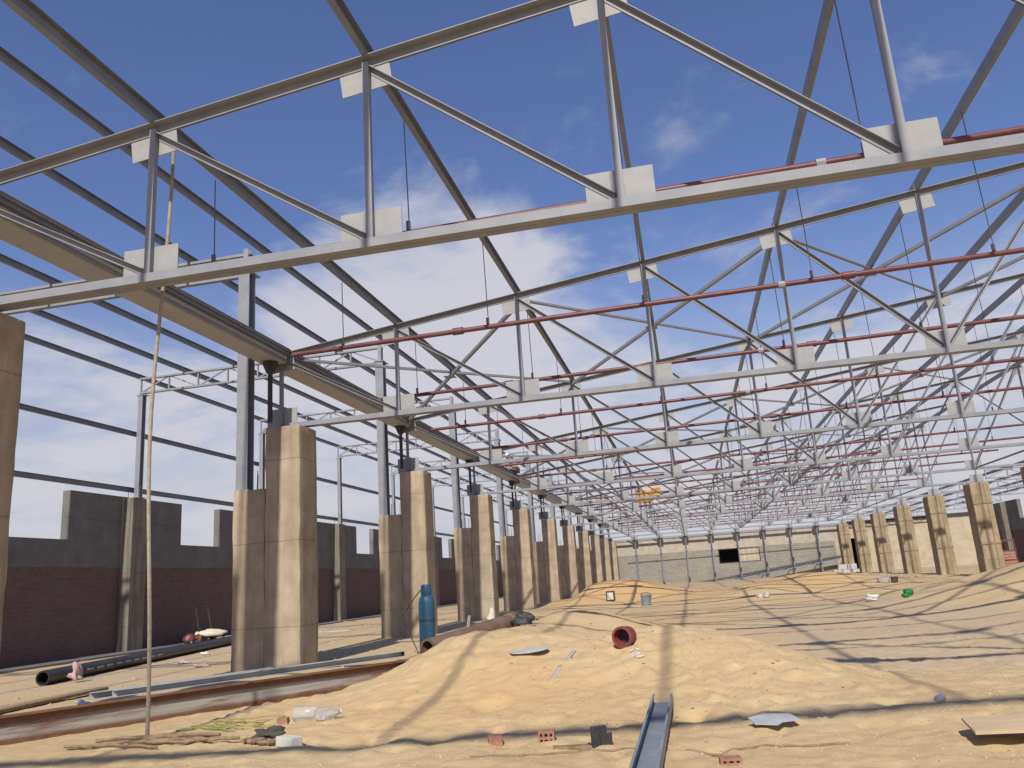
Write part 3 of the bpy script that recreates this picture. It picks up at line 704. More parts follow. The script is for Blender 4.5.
#OBJECTS
# ------------------------------------------------------------------ things lying about on the sand
def ground_at(px, py):
    """point of the sand seen in that direction"""
    d = r2*((px-512)/803)+u2*((384-py)/803)+fw; t = 3.0
    while t < 140:
        p = Vector((0, 0, HC))+d*t
        if p.z <= gz(p.x, p.y): break
        t += .04 if t < 25 else .15
    return Vector((p.x, p.y, gz(p.x, p.y)))
def sit(p, dz=0.): return (p[0], p[1], gz(p[0], p[1])+dz)
def blob(name, mat, loc, sx, sy_, sz, seed=0, sub=3, rough=.35, parent=None):
    bm = bmesh.new(); bmesh.ops.create_icosphere(bm, subdivisions=sub, radius=1)
    rd = random.Random(seed); ph = [rd.uniform(0, 6.28) for _ in range(6)]
    for v in bm.verts:
        c = v.co; k = 1+rough*(.5*math.sin(3.1*c.x+ph[0])*math.cos(2.7*c.y+ph[1])+.4*math.sin(5.3*c.z+ph[2]+2*c.x)+.3*math.sin(8*c.y+ph[3]+4*c.z))
        v.co = Vector((c.x*k*sx, c.y*k*sy_, max(c.z*k*sz, -sz*.55)))
    me = bpy.data.meshes.new(name); bm.to_mesh(me); bm.free(); me.materials.append(MT[mat]); me.polygons.foreach_set('use_smooth', [True]*len(me.polygons))
    o = bpy.data.objects.new(name, me); scene.collection.objects.link(o); o.location = loc
    if parent: o.parent = parent
    return o
def aim(o, a, b):
    """lay an object built along +X from a to b"""
    d = Vector(b)-Vector(a); o.location = a; o.rotation_euler = d.to_track_quat('X', 'Z').to_euler()

# grey steel channel in the foreground, open side up
a = ground_at(664, 707); b = ground_at(652, 764); d = (b-a); d = d.normalized()*4.2
m = MB(); pr = [(-.095, 0), (.095, 0), (.095, .085), (.075, .085), (.075, .079), (.089, .079), (.089, .006), (-.089, .006), (-.089, .079), (-.075, .079), (-.075, .085), (-.095, .085)]
m.prof(pr, (0, 0, 0), (4.0, 0, 0)); o = m.build('steel_channel', 'tinblue'); q = a+d; q.z = gz(q.x, q.y); aim(o, a+Vector((0, 0, .03)), q+Vector((0, 0, .04)))
tag(o, 'open grey steel channel lying in the foreground sand, pointing at the viewer', 'steel channel')

# long rusty beam on the left with grey sections lying on it
bd = Vector((1.26, 1.73, 0)).normalized(); b0 = Vector((-7.45, 7.89, 0))-bd*3.6; LB = 8.9
root = empty('steel_beam', (b0.x, b0.y, -.03), math.atan2(bd.y, bd.x))
m = MB(); m.box(0, LB, -.006, .006, .014, .316); m.build('web', 'beam', root)
m = MB(); m.box(0, LB, -.085, .085, 0, .0138); m.build('flange', 'rust', root)
m = MB(); m.box(0, LB, -.085, .085, .3162, .33); m.build('flange', 'rust', root)
tag(root, 'long rusty steel beam lying on edge across the left foreground', 'steel beam')
def sec_on_beam(s0, s1, off, ang, z, lab):
    root = empty('box_section', (0, 0, 0)); L = s1-s0
    m = MB(); m.prof([(-.05, 0), (.05, 0), (.05, .006), (-.044, .006), (-.044, .074), (.05, .074), (.05, .08), (-.05, .08)], (0, 0, 0), (L, 0, 0)); m.build('channel_body', 'tin', root)
    m = MB(); m.box(L-.008, L-.002, -.04, .046, .008, .072); m.build('end_cap', 'dark', root)
    c = b0+bd*s0+Vector((-bd.y, bd.x, 0))*off; root.location = (c.x, c.y, z); root.rotation_euler = (0, -.012, math.atan2(bd.y, bd.x)+ang)
    tag(root, lab, 'steel section', 'grey sections on the rusty beam')
sec_on_beam(4.8, 8.8, .30, -.08, .31, 'longer pale grey steel section lying on the far end of the rusty beam')
sec_on_beam(4.6, 6.9, .50, -.03, .30, 'shorter grey steel section on the beam, behind the longer one')

# black pipe, planks and tubes in the left aisle
a, b = ground_at(42, 686), ground_at(236, 644); d = (b-a).normalized()
root = empty('black_pipe', tuple(a+Vector((0, 0, .14))), math.atan2(d.y, d.x)); L = (b-a).length+3
m = MB(); m.lathe([(.11, 0), (.14, 0), (.14, L), (.11, L), (.11, 0)], (0, 0, 0), 18, (1, 0, 0)); m.build('barrel', 'blackpipe', root, smooth=True)
m = MB()
for i in range(9): m.box(1.4+i*.42, 1.4+i*.42+.25, -.146, -.1405, .0, .03)
m.build('printed_marks', 'card', root)
tag(root, 'long black plastic pipe lying in the left aisle', 'pipe')
o = blob('rag', 'pink', tuple(a+Vector((.45, .35, .13))), .10, .12, .16, 4, rough=.8); tag(o, 'pale pink rag hanging over the end of the black pipe', 'rag')
a, b = ground_at(0, 714), ground_at(104, 692)
m = MB(); m.box(0, (b-a).length+.8, -.09, .09, 0, .05); o = m.build('plank', 'twig', bevel=.008); aim(o, a-(b-a).normalized()*.8+Vector((0, 0, .01)), b+Vector((0, 0, .03))); tag(o, 'dark timber plank lying at the far left edge', 'plank')
a, b = ground_at(190, 645), ground_at(238, 638)
m = MB(); m.tube([(0, 0, 0), ((b-a).length+2, 0, 0)], .06, 12); o = m.build('grey_tube', 'card', smooth=True); aim(o, a+Vector((0, 0, .07)), b+Vector((0, 0, .07))); tag(o, 'grey tube on the ground beside the left wall plinth', 'tube')
# hand truck leaning on the wall with a cream sack
p = ground_at(206, 643); p.x = max(p.x, -17.0); root = empty('hand_truck', sit(p), 1.2)
m = MB()
m.tube([(-.25, 0, .15), (-.25, .25, 1.1), (-.2, .30, 1.22), (.2, .30, 1.22), (.25, .25, 1.1), (.25, 0, .15)], .022, 8); m.build('frame', 'dark', root, smooth=True)
m = MB(); m.box(-.28, .28, -.3, .0, .07, .085); m.build('toe_plate', 'dark', root)
for x in (-.3, .3): m = MB(); m.lathe([(.03, -.04), (.15, -.04), (.17, 0), (.15, .04), (.03, .04)], (x, .02, .17), 18, (1, 0, 0)); m.build('wheel', 'rust', root, smooth=True)
tag(root, 'dark hand truck leaning against the left wall', 'hand truck')
o = blob('sack', 'bag', sit(p+Vector((.15, .05, 0)), .30), .22, .5, .16, 9, rough=.25); o.rotation_euler = (0, 0, -.9); tag(o, 'cream sack lying by the hand truck', 'sack')
o = blob('drum', 'red', sit(p+Vector((-.30, -.55, 0)), .17), .2, .2, .2, 3, rough=.12); tag(o, 'round red bundle in front of the hand truck', 'bundle')
p = ground_at(168, 642); p.x = max(p.x, -17.0); root = empty('trestle', sit(p), .4)
for x, y in ((-.2, -.12), (.2, -.12), (-.2, .12), (.2, .12)): m = MB(); m.bar((x*1.2, y*1.3, -.02), (x, y, .40), .035, .035); m.build('leg', 'bolt', root)
m = MB(); m.box(-.26, .26, -.14, .14, .40, .44); m.build('top', 'bolt', root); tag(root, 'low grey stool beside the left wall pilaster', 'stool')

# rope hanging from the first purlin down to a heap of cord
top = Vector((-5.55, 7.8, ZT(-5.5)+.1)); bot = ground_at(146, 741)
m = MB(); pts = []
for i in range(31):
    t = i/30; pts.append(top.lerp(bot, t)+Vector((.03*math.sin(t*9)-.10*math.sin(t*3.14), 0, .02)))
pts.append(bot+Vector((-.05, -.03, .03))); pts.append(bot+Vector((.1, -.06, .02))); m.tube(pts, .021, 8); o = m.build('hanging_rope', 'rope', smooth=True)
tag(o, 'pale rope hanging from the roof to the sand beside the rusty beam', 'rope')
def squiggle(name, mat, px, py, sx_, n, rad, seed, lab, cat, L=1.0, parent=None):
    rd = random.Random(seed); c = ground_at(px, py); root = empty(name, tuple(c))
    for k in range(n):
        m = MB(); x = rd.uniform(-sx_, sx_); y = rd.uniform(-.25, .25); ang = rd.uniform(-.35, .35); pts = []
        for i in range(9):
            X_, Y_ = c.x+x+(i-4)/8*L*math.cos(ang)+.02*rd.uniform(-1, 1), c.y+y+(i-4)/8*L*math.sin(ang)+.04*rd.uniform(-1, 1)
            pts.append((X_-c.x, Y_-c.y, gz(X_, Y_)-c.z+rad*.8+.01*k*.5))
        m.tube(pts, rad, 6); m.build('strand', mat, root, smooth=True)
    tag(root, lab, cat); return root
squiggle('cord_heap', 'twig', 150, 744, .55, 9, .017, 5, 'heap of brown cord and twigs under the hanging rope', 'cord', .9)
squiggle('straw_bundle', 'grass', 235, 726, .22, 9, .007, 8, 'small bundle of greenish straw by the rusty beam', 'straw', .8)
squiggle('twig_scatter', 'twig', 262, 740, .10, 4, .02, 9, 'short dark twigs beside the pale carton', 'twigs', .3)
o = blob('rag', 'cloth', tuple(ground_at(268, 741)+Vector((0, 0, .03))), .13, .10, .06, 14, rough=.8); tag(o, 'dark crumpled rag beside the pale carton', 'rag')
def carton(name, mat, px, py, sx_, sy_, sz, rz, lab, cat, tilt=(0, 0), lid=True):
    c = ground_at(px, py); root = empty(name, (c.x, c.y, c.z-.01), 0); root.rotation_euler = (tilt[0], tilt[1], rz)
    m = MB(); m.box(-sx_/2, sx_/2, -sy_/2, sy_/2, 0, sz); m.build('body', mat, root, bevel=min(sx_, sy_, sz)*.08)
    if lid: m = MB(); m.box(-sx_/2-.012, -sx_/2+.012, -sy_/2*.8, sy_/2*.8, .01, sz*.9); m.build('flap', 'card', root)
    tag(root, lab, cat); return root
carton('crushed_carton', 'white', 289, 746, .26, .12, .09, -.5, 'crushed white carton lying on the sand near the rope', 'carton')
def bottle(px, py, L, r, rz, lab):
    c = ground_at(px, py); root = empty('plastic_bottle', (c.x, c.y, c.z+r*.9), rz)
    m = MB(); m.lathe([(.001, 0), (r*.8, .005), (r, .03), (r*.92, L*.3), (r, L*.35), (r*.92, L*.5), (r, L*.62), (r*.45, L*.86), (r*.33, L*.9), (r*.33, L*.95)], (0, 0, 0), 16, (1, 0, 0)); m.build('body', 'pet', root, smooth=True)
    m = MB(); m.lathe([(r*.38, L*.94), (r*.38, L), (.001, L)], (0, 0, 0), 12, (1, 0, 0)); m.build('cap', 'white', root)
    tag(root, lab, 'bottle', 'clear bottles by the beam')
bottle(293, 722, .36, .085, .3, 'larger clear plastic bottle lying next to the red brick'); bottle(316, 722, .30, .07, .9, 'smaller clear plastic bottle, right of the larger one')
def brick(px, py, rz, lab, hollow=False, s=(.22, .11, .10), mat='brick', tilt=0):
    c = ground_at(px, py); root_loc = (c.x, c.y, c.z-.03); x, y, z = (q_*.92 for q_ in s)
    m = MB()
    if hollow:
        t = .018
        m.box(-x/2, x/2, -y/2, y/2, 0, t); m.box(-x/2, x/2, -y/2, y/2, z-t, z); m.box(-x/2, x/2, -y/2, y/2, z*.5-t/2, z*.5+t/2)
        for u in (-x/2, -x/6-t/2, x/6-t/2, x/2-t): m.box(u, u+t, -y/2+.001, y/2-.001, t+.0005, z*.5-t/2-.0005); m.box(u, u+t, -y/2+.001, y/2-.001, z*.5+t/2+.0005, z-t-.0005)
        o = m.build('hollow_brick', mat, None, root_loc)
    else: m.box(-x/2, x/2, -y/2, y/2, 0, z); o = m.build('brick', mat, None, root_loc, bevel=.008)
    o.rotation_euler = (tilt, tilt*.6, rz); tag(o, lab, 'brick', 'loose bricks on the sand')
brick(283, 724, .2, 'red brick beside the clear bottles', s=(.13, .1, .1)); brick(495, 744, .35, 'worn solid red brick on the nearest shadow line', s=(.13, .12, .11), tilt=.06)
brick(547, 741, .1, 'hollow red brick standing in the sand right of the solid one', True, (.15, .12, .12)); brick(731, 765, .1, 'broken red hollow brick at the bottom edge', True, (.16, .11, .09))
c = ground_at(601, 746); root = empty('iron_bracket', (c.x, c.y, c.z-.01), .5); root.scale = (.68, .68, .75)
m = MB(); m.box(-.10, .09, 0, .05, 0, .20); m.build('upright_plate', 'dark', root, bevel=.006)
m = MB(); m.box(-.01, .14, -.03, -.002, 0, .13); m.build('side_plate', 'dark', root, bevel=.005)
m = MB(); m.box(-.11, .15, .052, .14, .0, .03); m.build('foot', 'dark', root, bevel=.005)
tag(root, 'dark iron bracket standing beside a splintered board', 'bracket')
c = ground_at(583, 750); m = MB(); m.box(-.24, .20, -.04, .04, 0, .028); m.box(.06, .23, -.01, .03, .0285, .042); o = m.build('broken_board', 'twig', None, (c.x, c.y, c.z+.004), bevel=.006); o.rotation_euler = (.03, 0, .12); tag(o, 'splintered dark board lying below the iron bracket', 'board')
# loose sheets
def sheet(name, mat, px, py, pts, th, rz, tilt, lab, cat, dz=.03):
    c = ground_at(px, py); m = MB(); m.prof([(-x, y) for x, y in pts], (0, 0, 0), (0, 0, th), (0, 1, 0)); o = m.build(name, mat, None, (c.x, c.y, c.z+dz)); o.rotation_euler = (tilt[0], tilt[1], rz); tag(o, lab, cat); return o
sheet('plywood_board', 'ply', 1000, 738, [(-.20, -.20), (.8, -.22), (.8, .22), (-.18, .20)], .02, -.03, (.07, -.02), 'sandy plywood board at the lower right edge', 'board', .08)
sheet('grey_sheet', 'tin', 776, 728, [(-.20, -.10), (-.02, -.13), (.05, -.06), (.20, -.02), (.17, .12), (-.05, .13), (-.21, .04)], .012, .25, (.16, .05), 'torn grey sheet lying on the shadow right of the channel', 'sheet', .05)
root = sheet('round_lid', 'card', 529, 652, [(.26*math.cos(t)*(1 if math.sin(t) > -.2 else .97), .17*math.sin(t)) for t in [2*math.pi*i/28 for i in range(28)]], .014, .05, (.10, -.06), 'round grey lid half sunk in the mound', 'lid', .015)
a, b = ground_at(549, 684), ground_at(575, 652)
m = MB(); m.prof([(-.02, 0), (.02, 0), (.02, .004), (-.016, .004), (-.016, .014), (-.02, .014)], (0, 0, 0), ((b-a).length, 0, 0)); o = m.build('metal_strip', 'tin'); aim(o, a+Vector((0, 0, -.004)), b+Vector((0, 0, .012))); tag(o, 'thin metal strip half buried in the mound', 'strip')
# red pipe socket on the mound
c = ground_at(625, 645); root = empty('pipe_socket', (c.x, c.y, c.z+.10), .0); root.rotation_euler = (0, .0, -.25)
m = MB(); m.lathe([(.10, .0), (.128, .0), (.128, .06), (.115, .07), (.115, .24), (.09, .24), (.09, .07), (.10, .05), (.10, 0)], (0, -.1, 0), 26, (0, 1, 0)); m.build('collar', 'maroon', root, smooth=True)
m = MB(); m.lathe([(.001, .17), (.0895, .17)], (0, -.1, 0), 20, (0, 1, 0)); m.build('bore_shade', 'dark', root)  # black disc across the bore stands for the shade inside
tag(root, 'dark red pipe socket lying open towards the viewer on the mound', 'pipe fitting')
squiggle('mortar_crumbs', 'white', 640, 656, .08, 3, .012, 3, 'small white crumbs in front of the red pipe socket', 'crumbs', .08)

# blue gas cylinder with hose, brown pipe next to it
c = Vector((-5.62, 17.0, 0)); c.z = gz(c.x, c.y)-.02; root = empty('gas_cylinder', tuple(c)); root.rotation_euler = (.02, .02, 0)
m = MB(); m.lathe([(.001, 0), (.16, .0), (.172, .03), (.172, 1.02), (.165, 1.08), (.14, 1.15), (.10, 1.20), (.06, 1.22)], (0, 0, 0), 28); m.build('body', 'blue', root, smooth=True)
m = MB(); m.lathe([(.11, 1.19), (.12, 1.21), (.115, 1.38), (.095, 1.41), (.08, 1.41), (.08, 1.25)], (0, 0, 0), 20); m.build('neck_ring', 'blue', root, smooth=True)
m = MB(); m.lathe([(.03, 1.21), (.03, 1.34), (.045, 1.345), (.045, 1.38), (.001, 1.385)], (0, 0, 0), 10); m.tube([(0, 0, 1.3), (-.10, -.05, 1.31)], .018, 8); m.build('valve', 'bolt', root, smooth=True) if False else m.build('valve', 'bolt', root)
m = MB(); m.lathe([(.174, .66), (.178, .66), (.178, .70), (.174, .70)], (0, 0, 0), 28); m.build('band', 'dark', root)
m = MB(); m.tube([(-.10, -.05, 1.31), (-.25, -.05, 1.15), (-.40, -.06, .95), (-.52, -.08, .75), (-.50, -.1, .55), (-.36, -.12, .42), (-.24, -.15, .2), (-.15, -.2, .05), (.1, -.25, .03)], .012, 7); m.build('hose', 'dark', root, smooth=True)
tag(root, 'worn blue gas cylinder standing between the mound and the third column', 'gas cylinder')
p0, p1 = Vector((-5.0, 15.1, 0)), Vector((-3.85, 17.6, 0)); p0.z = gz(p0.x, p0.y)+.15; p1.z = gz(p1.x, p1.y)+.17
d = p1-p0; root = empty('brown_pipe', tuple(p0)); root.rotation_euler = d.to_track_quat('X', 'Z').to_euler(); L = d.length
m = MB(); m.lathe([(.14, 0), (.175, 0), (.175, L), (.14, L), (.14, 0)], (0, 0, 0), 22, (1, 0, 0)); m.build('barrel', 'rustpipe', root, smooth=True)
m = MB(); m.lathe([(.176, L-.22), (.195, L-.2), (.195, L-.02), (.176, L)], (0, 0, 0), 22, (1, 0, 0)); m.build('collar', 'rustpipe', root, smooth=True)
tag(root, 'brown steel pipe lying behind the mound beside the blue cylinder', 'pipe')
m = MB(); m.bar((0, 0, 0), (.12, -.1, .52), .05, .02); o = m.build('metal_strap', 'card', None, sit((-4.55, 16.2), .0)); tag(o, 'short grey strap leaning on the brown pipe', 'strap')
o = blob('cloth_scrap', 'dark', sit((-3.55, 17.2), .10), .16, .07, .14, 21, rough=1.0); tag(o, 'black scrap of cloth at the end of the brown pipe', 'scrap')
o = blob('paper_bag', 'bag', sit((-4.6, 18.6), .35), .10, .12, .22, 31, rough=.3); tag(o, 'pale paper bag behind the end of the brown pipe', 'bag')

# buckets, bags and cups farther off
def bucket(px, py, r, h, mat, inner, lab, tilt=(0, 0)):
    c = ground_at(px, py); root = empty('bucket', (c.x, c.y, c.z-.02)); root.rotation_euler = (tilt[0], tilt[1], 0)
    m = MB(); m.lathe([(.001, 0), (r*.82, 0), (r, h), (r*1.04, h), (r*1.04, h-.04), (r*.97, h-.04), (r*.8, .02), (.001, .02)], (0, 0, 0), 20); m.build('pail', mat, root, smooth=True)
    m = MB(); m.tube([(r*math.cos(t), .25*r*math.sin(t)-r*.3*0, h-.02+.0+.55*r*math.sin(t)) for t in [math.pi*i/12 for i in range(13)]], .012, 6); m.build('handle', 'dark', root)
    m = MB(); m.lathe([(.001, h*.86), (r*.93, h*.86)], (0, 0, 0), 18); m.build('contents', inner, root)
    tag(root, lab, 'bucket', 'buckets in the middle of the hall'); return root
c = ground_at(611, 601); root = empty('paint_tin', (c.x, c.y, c.z-.01)); k = c.y/34.
m = MB(); m.box(-.17*k, .17*k, -.13*k, .13*k, 0, .40*k); m.build('body', 'dark', root, bevel=.02)
m = MB(); m.box(-.12*k, .12*k, -.13*k-.008, -.13*k-.002, .06*k, .34*k); m.build('label_patch', 'white', root)
tag(root, 'dark square tin with a white front near the orange mound', 'tin')
bucket(646, 606, .24, .50, 'tinblue', 'dark', 'grey blue bucket left of the central shadow pole', (.05, .1))
c = ground_at(727, 579); root = empty('white_block', (c.x, c.y, c.z)); m = MB(); m.box(-.42, .42, -.3, .3, 0, .65); m.build('body', 'white', root, bevel=.03); m = MB(); m.box(-.43, -.2, -.31, .31, .651, .70); m.build('lid', 'white', root); tag(root, 'white block standing below the dark window of the end wall', 'block')
root = empty('paper_bag', sit(ground_at(767, 598))); blob('bag', 'card', (0, 0, .10), .12, .1, .16, 5, parent=root); blob('stone', 'card', (-.25, .1, .05), .12, .1, .12, 6, parent=root); tag(root, 'crumpled white bag beside a grey stone right of the orange mound', 'bag')
o = blob('plastic_bag', 'white', tuple(ground_at(872, 601)+Vector((0, 0, .08))), .17, .12, .10, 12, rough=.8); tag(o, 'pale plastic bag left of the green ball', 'bag')
o = blob('green_ball', 'green', tuple(ground_at(908, 597)+Vector((0, 0, .08))), .12, .11, .13, 15, rough=.7); tag(o, 'bright green crumpled ball on the right mound', 'ball')
root = empty('mixing_tub', sit(ground_at(884, 583))); root.scale = (.55, .55, .55); m = MB(); m.lathe([(.001, 0), (.40, 0), (.52, .42), (.55, .42), (.55, .38), (.42, .03), (.001, .03)], (0, 0, 0), 18); m.build('tub', 'tin', root, smooth=True); m = MB(); m.box(.62, 1.1, -.2, .2, 0, .45); m.build('block', 'dark', root, bevel=.02); tag(root, 'grey tub and dark block by the right columns', 'tub')
c = ground_at(937, 704); root = empty('paper_cup', (c.x, c.y, c.z+.03)); root.rotation_euler = (0, 1.45, .6)
m = MB(); m.lathe([(.001, 0), (.026, 0), (.034, .08), (.032, .08), (.024, .004)], (0, 0, 0), 16); m.build('cup', 'white', root, smooth=True); m = MB(); m.lathe([(.034, .075), (.037, .078), (.034, .082)], (0, 0, 0), 16); m.build('rim', 'white', root); tag(root, 'white paper cup lying on the sand at the right', 'cup')
for n_, (px, py, s_, lab) in enumerate(((82, 706, .10, 'white scrap of paper at the left beside the dark plank'), (183, 664, .12, 'white scrap of paper between the black pipe and the beam'), (202, 667, .14, 'pinkish scrap of paper below the second column'), (205, 655, .10, 'pale scrap of paper beside the black pipe'))):
    o = blob('paper_scrap', 'pink' if n_ == 2 else 'white', tuple(ground_at(px, py)+Vector((0, 0, .03))), s_, s_*.8, .05, 40+n_, rough=.7); tag(o, lab, 'scrap', 'paper scraps in the left aisle')

# brick stack, red rails and leaning beam near the far right columns
root = empty('brick_stack', (22.5, 66, gz(22.5, 66)))
for r_ in range(5):
    m = MB(); m.box(-.6+.03*r_, .6-.02*r_, -.35, .35, r_*.22, r_*.22+.20); m.build('brick_course', 'brick', root, bevel=.01)
tag(root, 'stack of red bricks between the two nearest visible right columns', 'brick stack')
root = empty('red_trestle', (20.6, 61, gz(20.6, 61)))
for x in (-.7, .7): m = MB(); m.bar((x, -.2, -.02), (x, -.2, 1.9), .06, .06); m.build('leg', 'red', root)
for z in (.5, 1.1, 1.8): m = MB(); m.bar((-.75, -.255, z), (.75, -.255, z), .04, .10); m.build('rail', 'red', root)
tag(root, 'red steel trestle standing behind the second visible right column', 'trestle')
a, b = Vector((4.2, YE-.9, gz(4.2, YE-.9))), Vector((14.6, YE-.9, 1.45)); m = MB(); m.prof(Hsec(.2, .22, .02, .015), (0, 0, 0), ((b-a).length, 0, 0)); o = m.build('sloping_beam', 'purlin'); aim(o, a+Vector((0, 0, .1)), b); tag(o, 'long dark beam sloping up along the foot of the end wall', 'beam')
root = empty('block_pile', (15.0, YE-1.4, 0))
for n_, (x, z) in enumerate(((-.9, 0), (0, 0), (.9, 0), (-.4, .52), (.5, .52))): m = MB(); m.box(x-.42, x+.42, -.3, .3, z-.2, z+.30); m.build('block', 'card', root, bevel=.03)
tag(root, 'pile of grey blocks at the raised end of the sloping beam', 'block pile')

# chain on the nearest truss
m = MB(); x = NX(-2)+.20
for i in range(26):
    z = ZT(x)-.05-i*.055; t = i % 2
    pts = [(x+.04*math.sin(i*.5)*(i/26)+(.016*math.cos(q) if t else 0), .09+(0 if t else .016*math.cos(q)), z+.036*math.sin(q)) for q in [2*math.pi*k/8 for k in range(9)]]
    m.tube(pts, .006, 4)
o = m.build('lifting_chain', 'rod'); tag(o, 'thin dark chain hanging beside the leftmost post of the nearest truss', 'chain')

# worker crouching on the gutter
def skin_obj(name, verts, edges, rad, mat, parent, loc=(0, 0, 0), root=0, sub=2):
    me = bpy.data.meshes.new(name); me.from_pydata(verts, edges, []); me.materials.append(MT[mat])
    o = bpy.data.objects.new(name, me); scene.collection.objects.link(o); o.parent = parent; o.location = loc
    sk = o.modifiers.new('skin', 'SKIN'); sk.use_smooth_shade = True
    for i, v in enumerate(me.skin_vertices[0].data): r_ = rad[i]; v.radius = (r_, r_) if not isinstance(r_, tuple) else r_; v.use_root = (i == root)
    o.modifiers.new('sub', 'SUBSURF').levels = sub; o.modifiers['sub'].render_levels = sub
    return o
wk = empty('person', (-7.78, 38.3, 6.215), math.pi)
# facing +X, knees bent, leaning forward, arms down to the gutter edge; z from the gutter rim
V_ = [(0, 0, .42), (.06, 0, .58), (.16, 0, .74), (.24, 0, .86), (.28, 0, .93), (.33, 0, 1.02),      # pelvis..head base
      (.0, .11, .40), (.30, .15, .44), (.08, .14, .10), (.26, .15, .05),                          # left leg
      (.0, -.11, .40), (.30, -.16, .42), (.06, -.15, .10), (.24, -.16, .05),                       # right leg
      (.22, .18, .84), (.36, .24, .64), (.52, .16, .50), (.22, -.18, .84), (.36, -.25, .62), (.54, -.14, .50)]
E_ = [(0,1),(1,2),(2,3),(3,4),(4,5),(0,6),(6,7),(7,8),(8,9),(0,10),(10,11),(11,12),(12,13),(3,14),(14,15),(15,16),(3,17),(17,18),(18,19)]
r_ = [.13,.13,.145,.12,.055,.06,.10,.075,.055,.04,.10,.075,.055,.04,.075,.05,.035,.075,.05,.035]
skin_obj('body', V_, E_, r_, 'skin', wk)
# clothes: a slightly larger shell over trunk and arms, another over the legs
skin_obj('shirt', [V_[i] for i in (0,1,2,3,14,15,17,18)], [(0,1),(1,2),(2,3),(3,4),(4,5),(3,6),(6,7)], [.145,.148,.162,.135,.088,.062,.088,.062], 'shirt', wk)
skin_obj('trousers', [V_[i] for i in (0,6,7,8,10,11,12)], [(0,1),(1,2),(2,3),(0,4),(4,5),(5,6)], [.15,.115,.088,.066,.115,.088,.066], 'dark', wk)
for y in (.15, -.155): blob('boot', 'cloth', (.22, y, .045), .13, .05, .06, 2, 2, .05, wk)
bm = bmesh.new(); bmesh.ops.create_uvsphere(bm, u_segments=20, v_segments=14, radius=.1)
for v in bm.verts:
    c = v.co; c.z *= 1.22; c.x *= 1.05; c.y *= .86
    if c.x > .06 and abs(c.y) < .025 and -.03 < c.z < .02: c.x += .022          # nose
    if c.x > .05 and .015 < abs(c.y) < .055 and .01 < c.z < .04: c.x -= .01       # eye sockets
    if c.z < -.06: c.x += .012; c.y *= .85                                       # chin
me = bpy.data.meshes.new('head'); bm.to_mesh(me); bm.free(); me.materials.append(MT['skin']); me.polygons.foreach_set('use_smooth', [True]*len(me.polygons))
hd = bpy.data.objects.new('head', me); scene.collection.objects.link(hd); hd.parent = wk; hd.location = (.38, 0, 1.10); hd.rotation_euler = (0, .45, 0)
m = MB(); m.lathe([(.145, .0), (.15, .01), (.122, .02), (.118, .07), (.09, .115), (.05, .135), (.001, .14)], (0, 0, 0), 20); hm = m.build('helmet', 'white', wk, (.40, 0, 1.14), smooth=True); hm.rotation_euler = (0, .45, 0)
for s_ in (1, -1):
    base = Vector((.53, .15*s_, .49))
    for f_ in range(4):
        y = (f_-1.5)*.02; L = (.075, .085, .08, .065)[f_]
        skin_obj('finger', [tuple(base+Vector((-.02, y*.8, .01))), tuple(base+Vector((.03, y, .0))), tuple(base+Vector((.03+L*.5, y*1.1, -.02))), tuple(base+Vector((.03+L*.7, y*1.1, -.055)))], [(0,1),(1,2),(2,3)], [.012,.0095,.009,.008], 'skin', wk, sub=1)
    skin_obj('thumb', [tuple(base), tuple(base+Vector((.02, -.04*s_, -.01))), tuple(base+Vector((.055, -.05*s_, -.03)))], [(0,1),(1,2)], [.013,.011,.009], 'skin', wk, sub=1)
tag(wk, 'worker in a white helmet crouching on the gutter above the left columns', 'person')

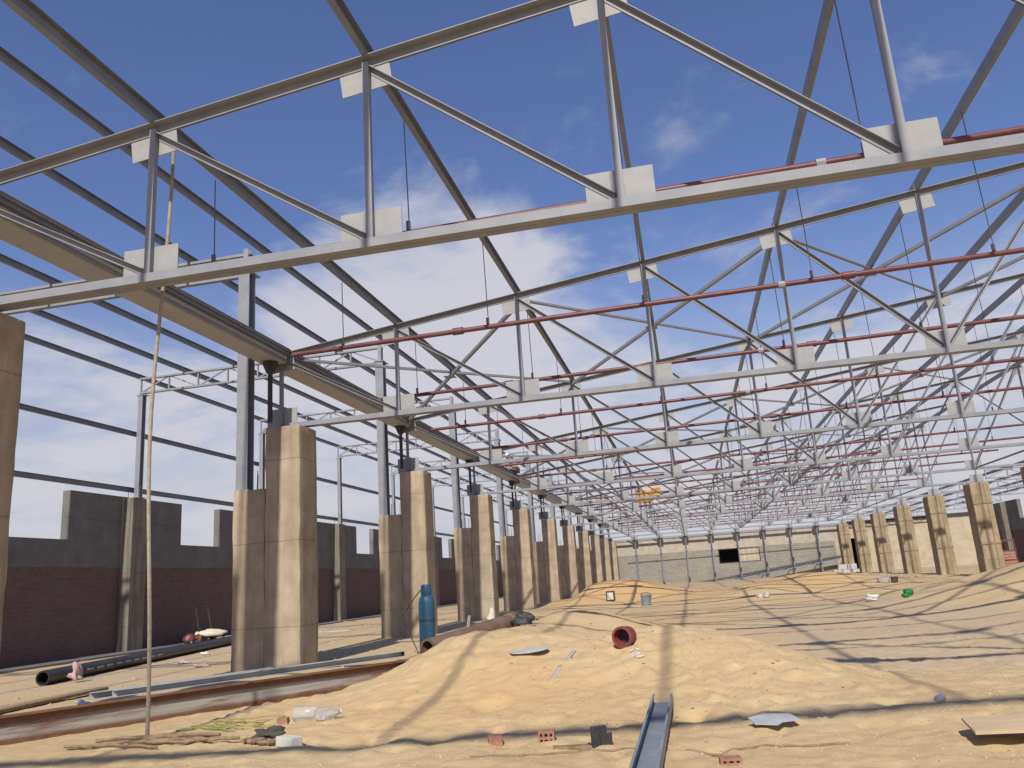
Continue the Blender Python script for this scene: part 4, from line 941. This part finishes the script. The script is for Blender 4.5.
# thin half-buried rods near the bottom edge, rubbish along the aisle
for (ax, ay, bx, by, lab) in ((470, 758, 636, 751, 'thin dark rod half buried along the bottom edge, left of the steel channel'), (686, 751, 850, 745, 'thin dark rod half buried along the bottom edge, right of the steel channel')):
    a, b = ground_at(ax, ay), ground_at(bx, by); m = MB(); n_ = 14; pts = []
    for i in range(n_+1):
        p = a.lerp(b, i/n_); pts.append((p.x-a.x, p.y-a.y, gz(p.x, p.y)-a.z+.004))
    m.tube(pts, .011, 6); o = m.build('thin_rod', 'twig', None, tuple(a), smooth=True); tag(o, lab, 'rod')
for n_, (px, py, L, rz, mt, lab) in enumerate(((60, 664, 1.2, .9, 'timber', 'short board lying near the left wall plinth'), (330, 632, 1.6, .3, 'card', 'grey batten on the ground right of the second column'), (345, 622, 1.1, -.2, 'brick', 'reddish batten lying behind the second column'), (130, 706, .8, .2, 'timber', 'splintered board between the dark plank and the rusty beam'), (455, 600, 1.4, .5, 'timber', 'board leaning low behind the blue cylinder'))):
    c = ground_at(px, py); m = MB(); m.box(-L/2, L/2, -.07, .07, 0, .035); o = m.build('board', mt, None, (c.x, c.y, c.z+.005), bevel=.005); o.rotation_euler = (.05, .02, rz); tag(o, lab, 'board')
# loose stones and crumbs on the sand
rd = random.Random(77); m = MB()
def stone(x, y, s_):
    z = gz(x, y); ph = rd.uniform(0, 6.28); vs_ = []
    for k in range(6): t = ph+k*math.pi/3; rr = s_*rd.uniform(.7, 1.2); vs_.append((x+rr*math.cos(t), y+rr*math.sin(t), z-s_*.15+rd.uniform(0, .2)*s_))
    vs_.append((x+rd.uniform(-.3, .3)*s_, y+rd.uniform(-.3, .3)*s_, z+s_*rd.uniform(.35, .65)))
    m.add(vs_, [(k, (k+1) % 6, 6) for k in range(6)])
for i in range(1900):
    y = 5.4+11*rd.random()**1.4; x = rd.uniform(-.75, .62)*y
    if rd.random() < .5:
        cl = [(-1.2, 10.5), (1.6, 10.8), (2.6, 8.4), (-.5, 8.2), (.9, 9.6), (3.5, 11.5)][rd.randrange(6)]; x = cl[0]+rd.gauss(0, .7); y = cl[1]+rd.gauss(0, .7)
    stone(x, y, (.005+.015*rd.random()**4)*(1+.06*y))
for i in range(500): y = rd.uniform(13, 34); stone(rd.uniform(-.3, .5)*y, y, rd.uniform(.02, .05))
for i in range(900): y = rd.uniform(9, 40); stone(rd.uniform(-16.5, -6.5), y, rd.uniform(.02, .04)+.05*rd.random()**3)
for i in range(350): stone(rd.gauss(11, 3.5), rd.uniform(50, 84), rd.uniform(.06, .22))
m2_ = MB(); keep = m; m = m2_
for i in range(5200):
    y = 5.4+9*rd.random()**1.3; x = rd.uniform(-.6, .62)*y
    if rd.random() < .6: cx0 = rd.uniform(-3.2, 3.6); cy0 = 6+7*rd.random(); cx0 = round(cx0*1.3)/1.3; cy0 = round(cy0*.9)/.9; x = cx0+rd.gauss(0, .28); y = cy0+rd.gauss(0, .3)
    stone(x, y, .006+.013*rd.random()**3)
o = m.build('sand_clods', 'sand'); tag(o, 'crumbling clods of sand lying on the mounds', 'clods', kind='stuff'); m = keep
o = m.build('loose_stones', 'stone'); tag(o, 'small stones and clods strewn over the sand', 'stones', kind='stuff')
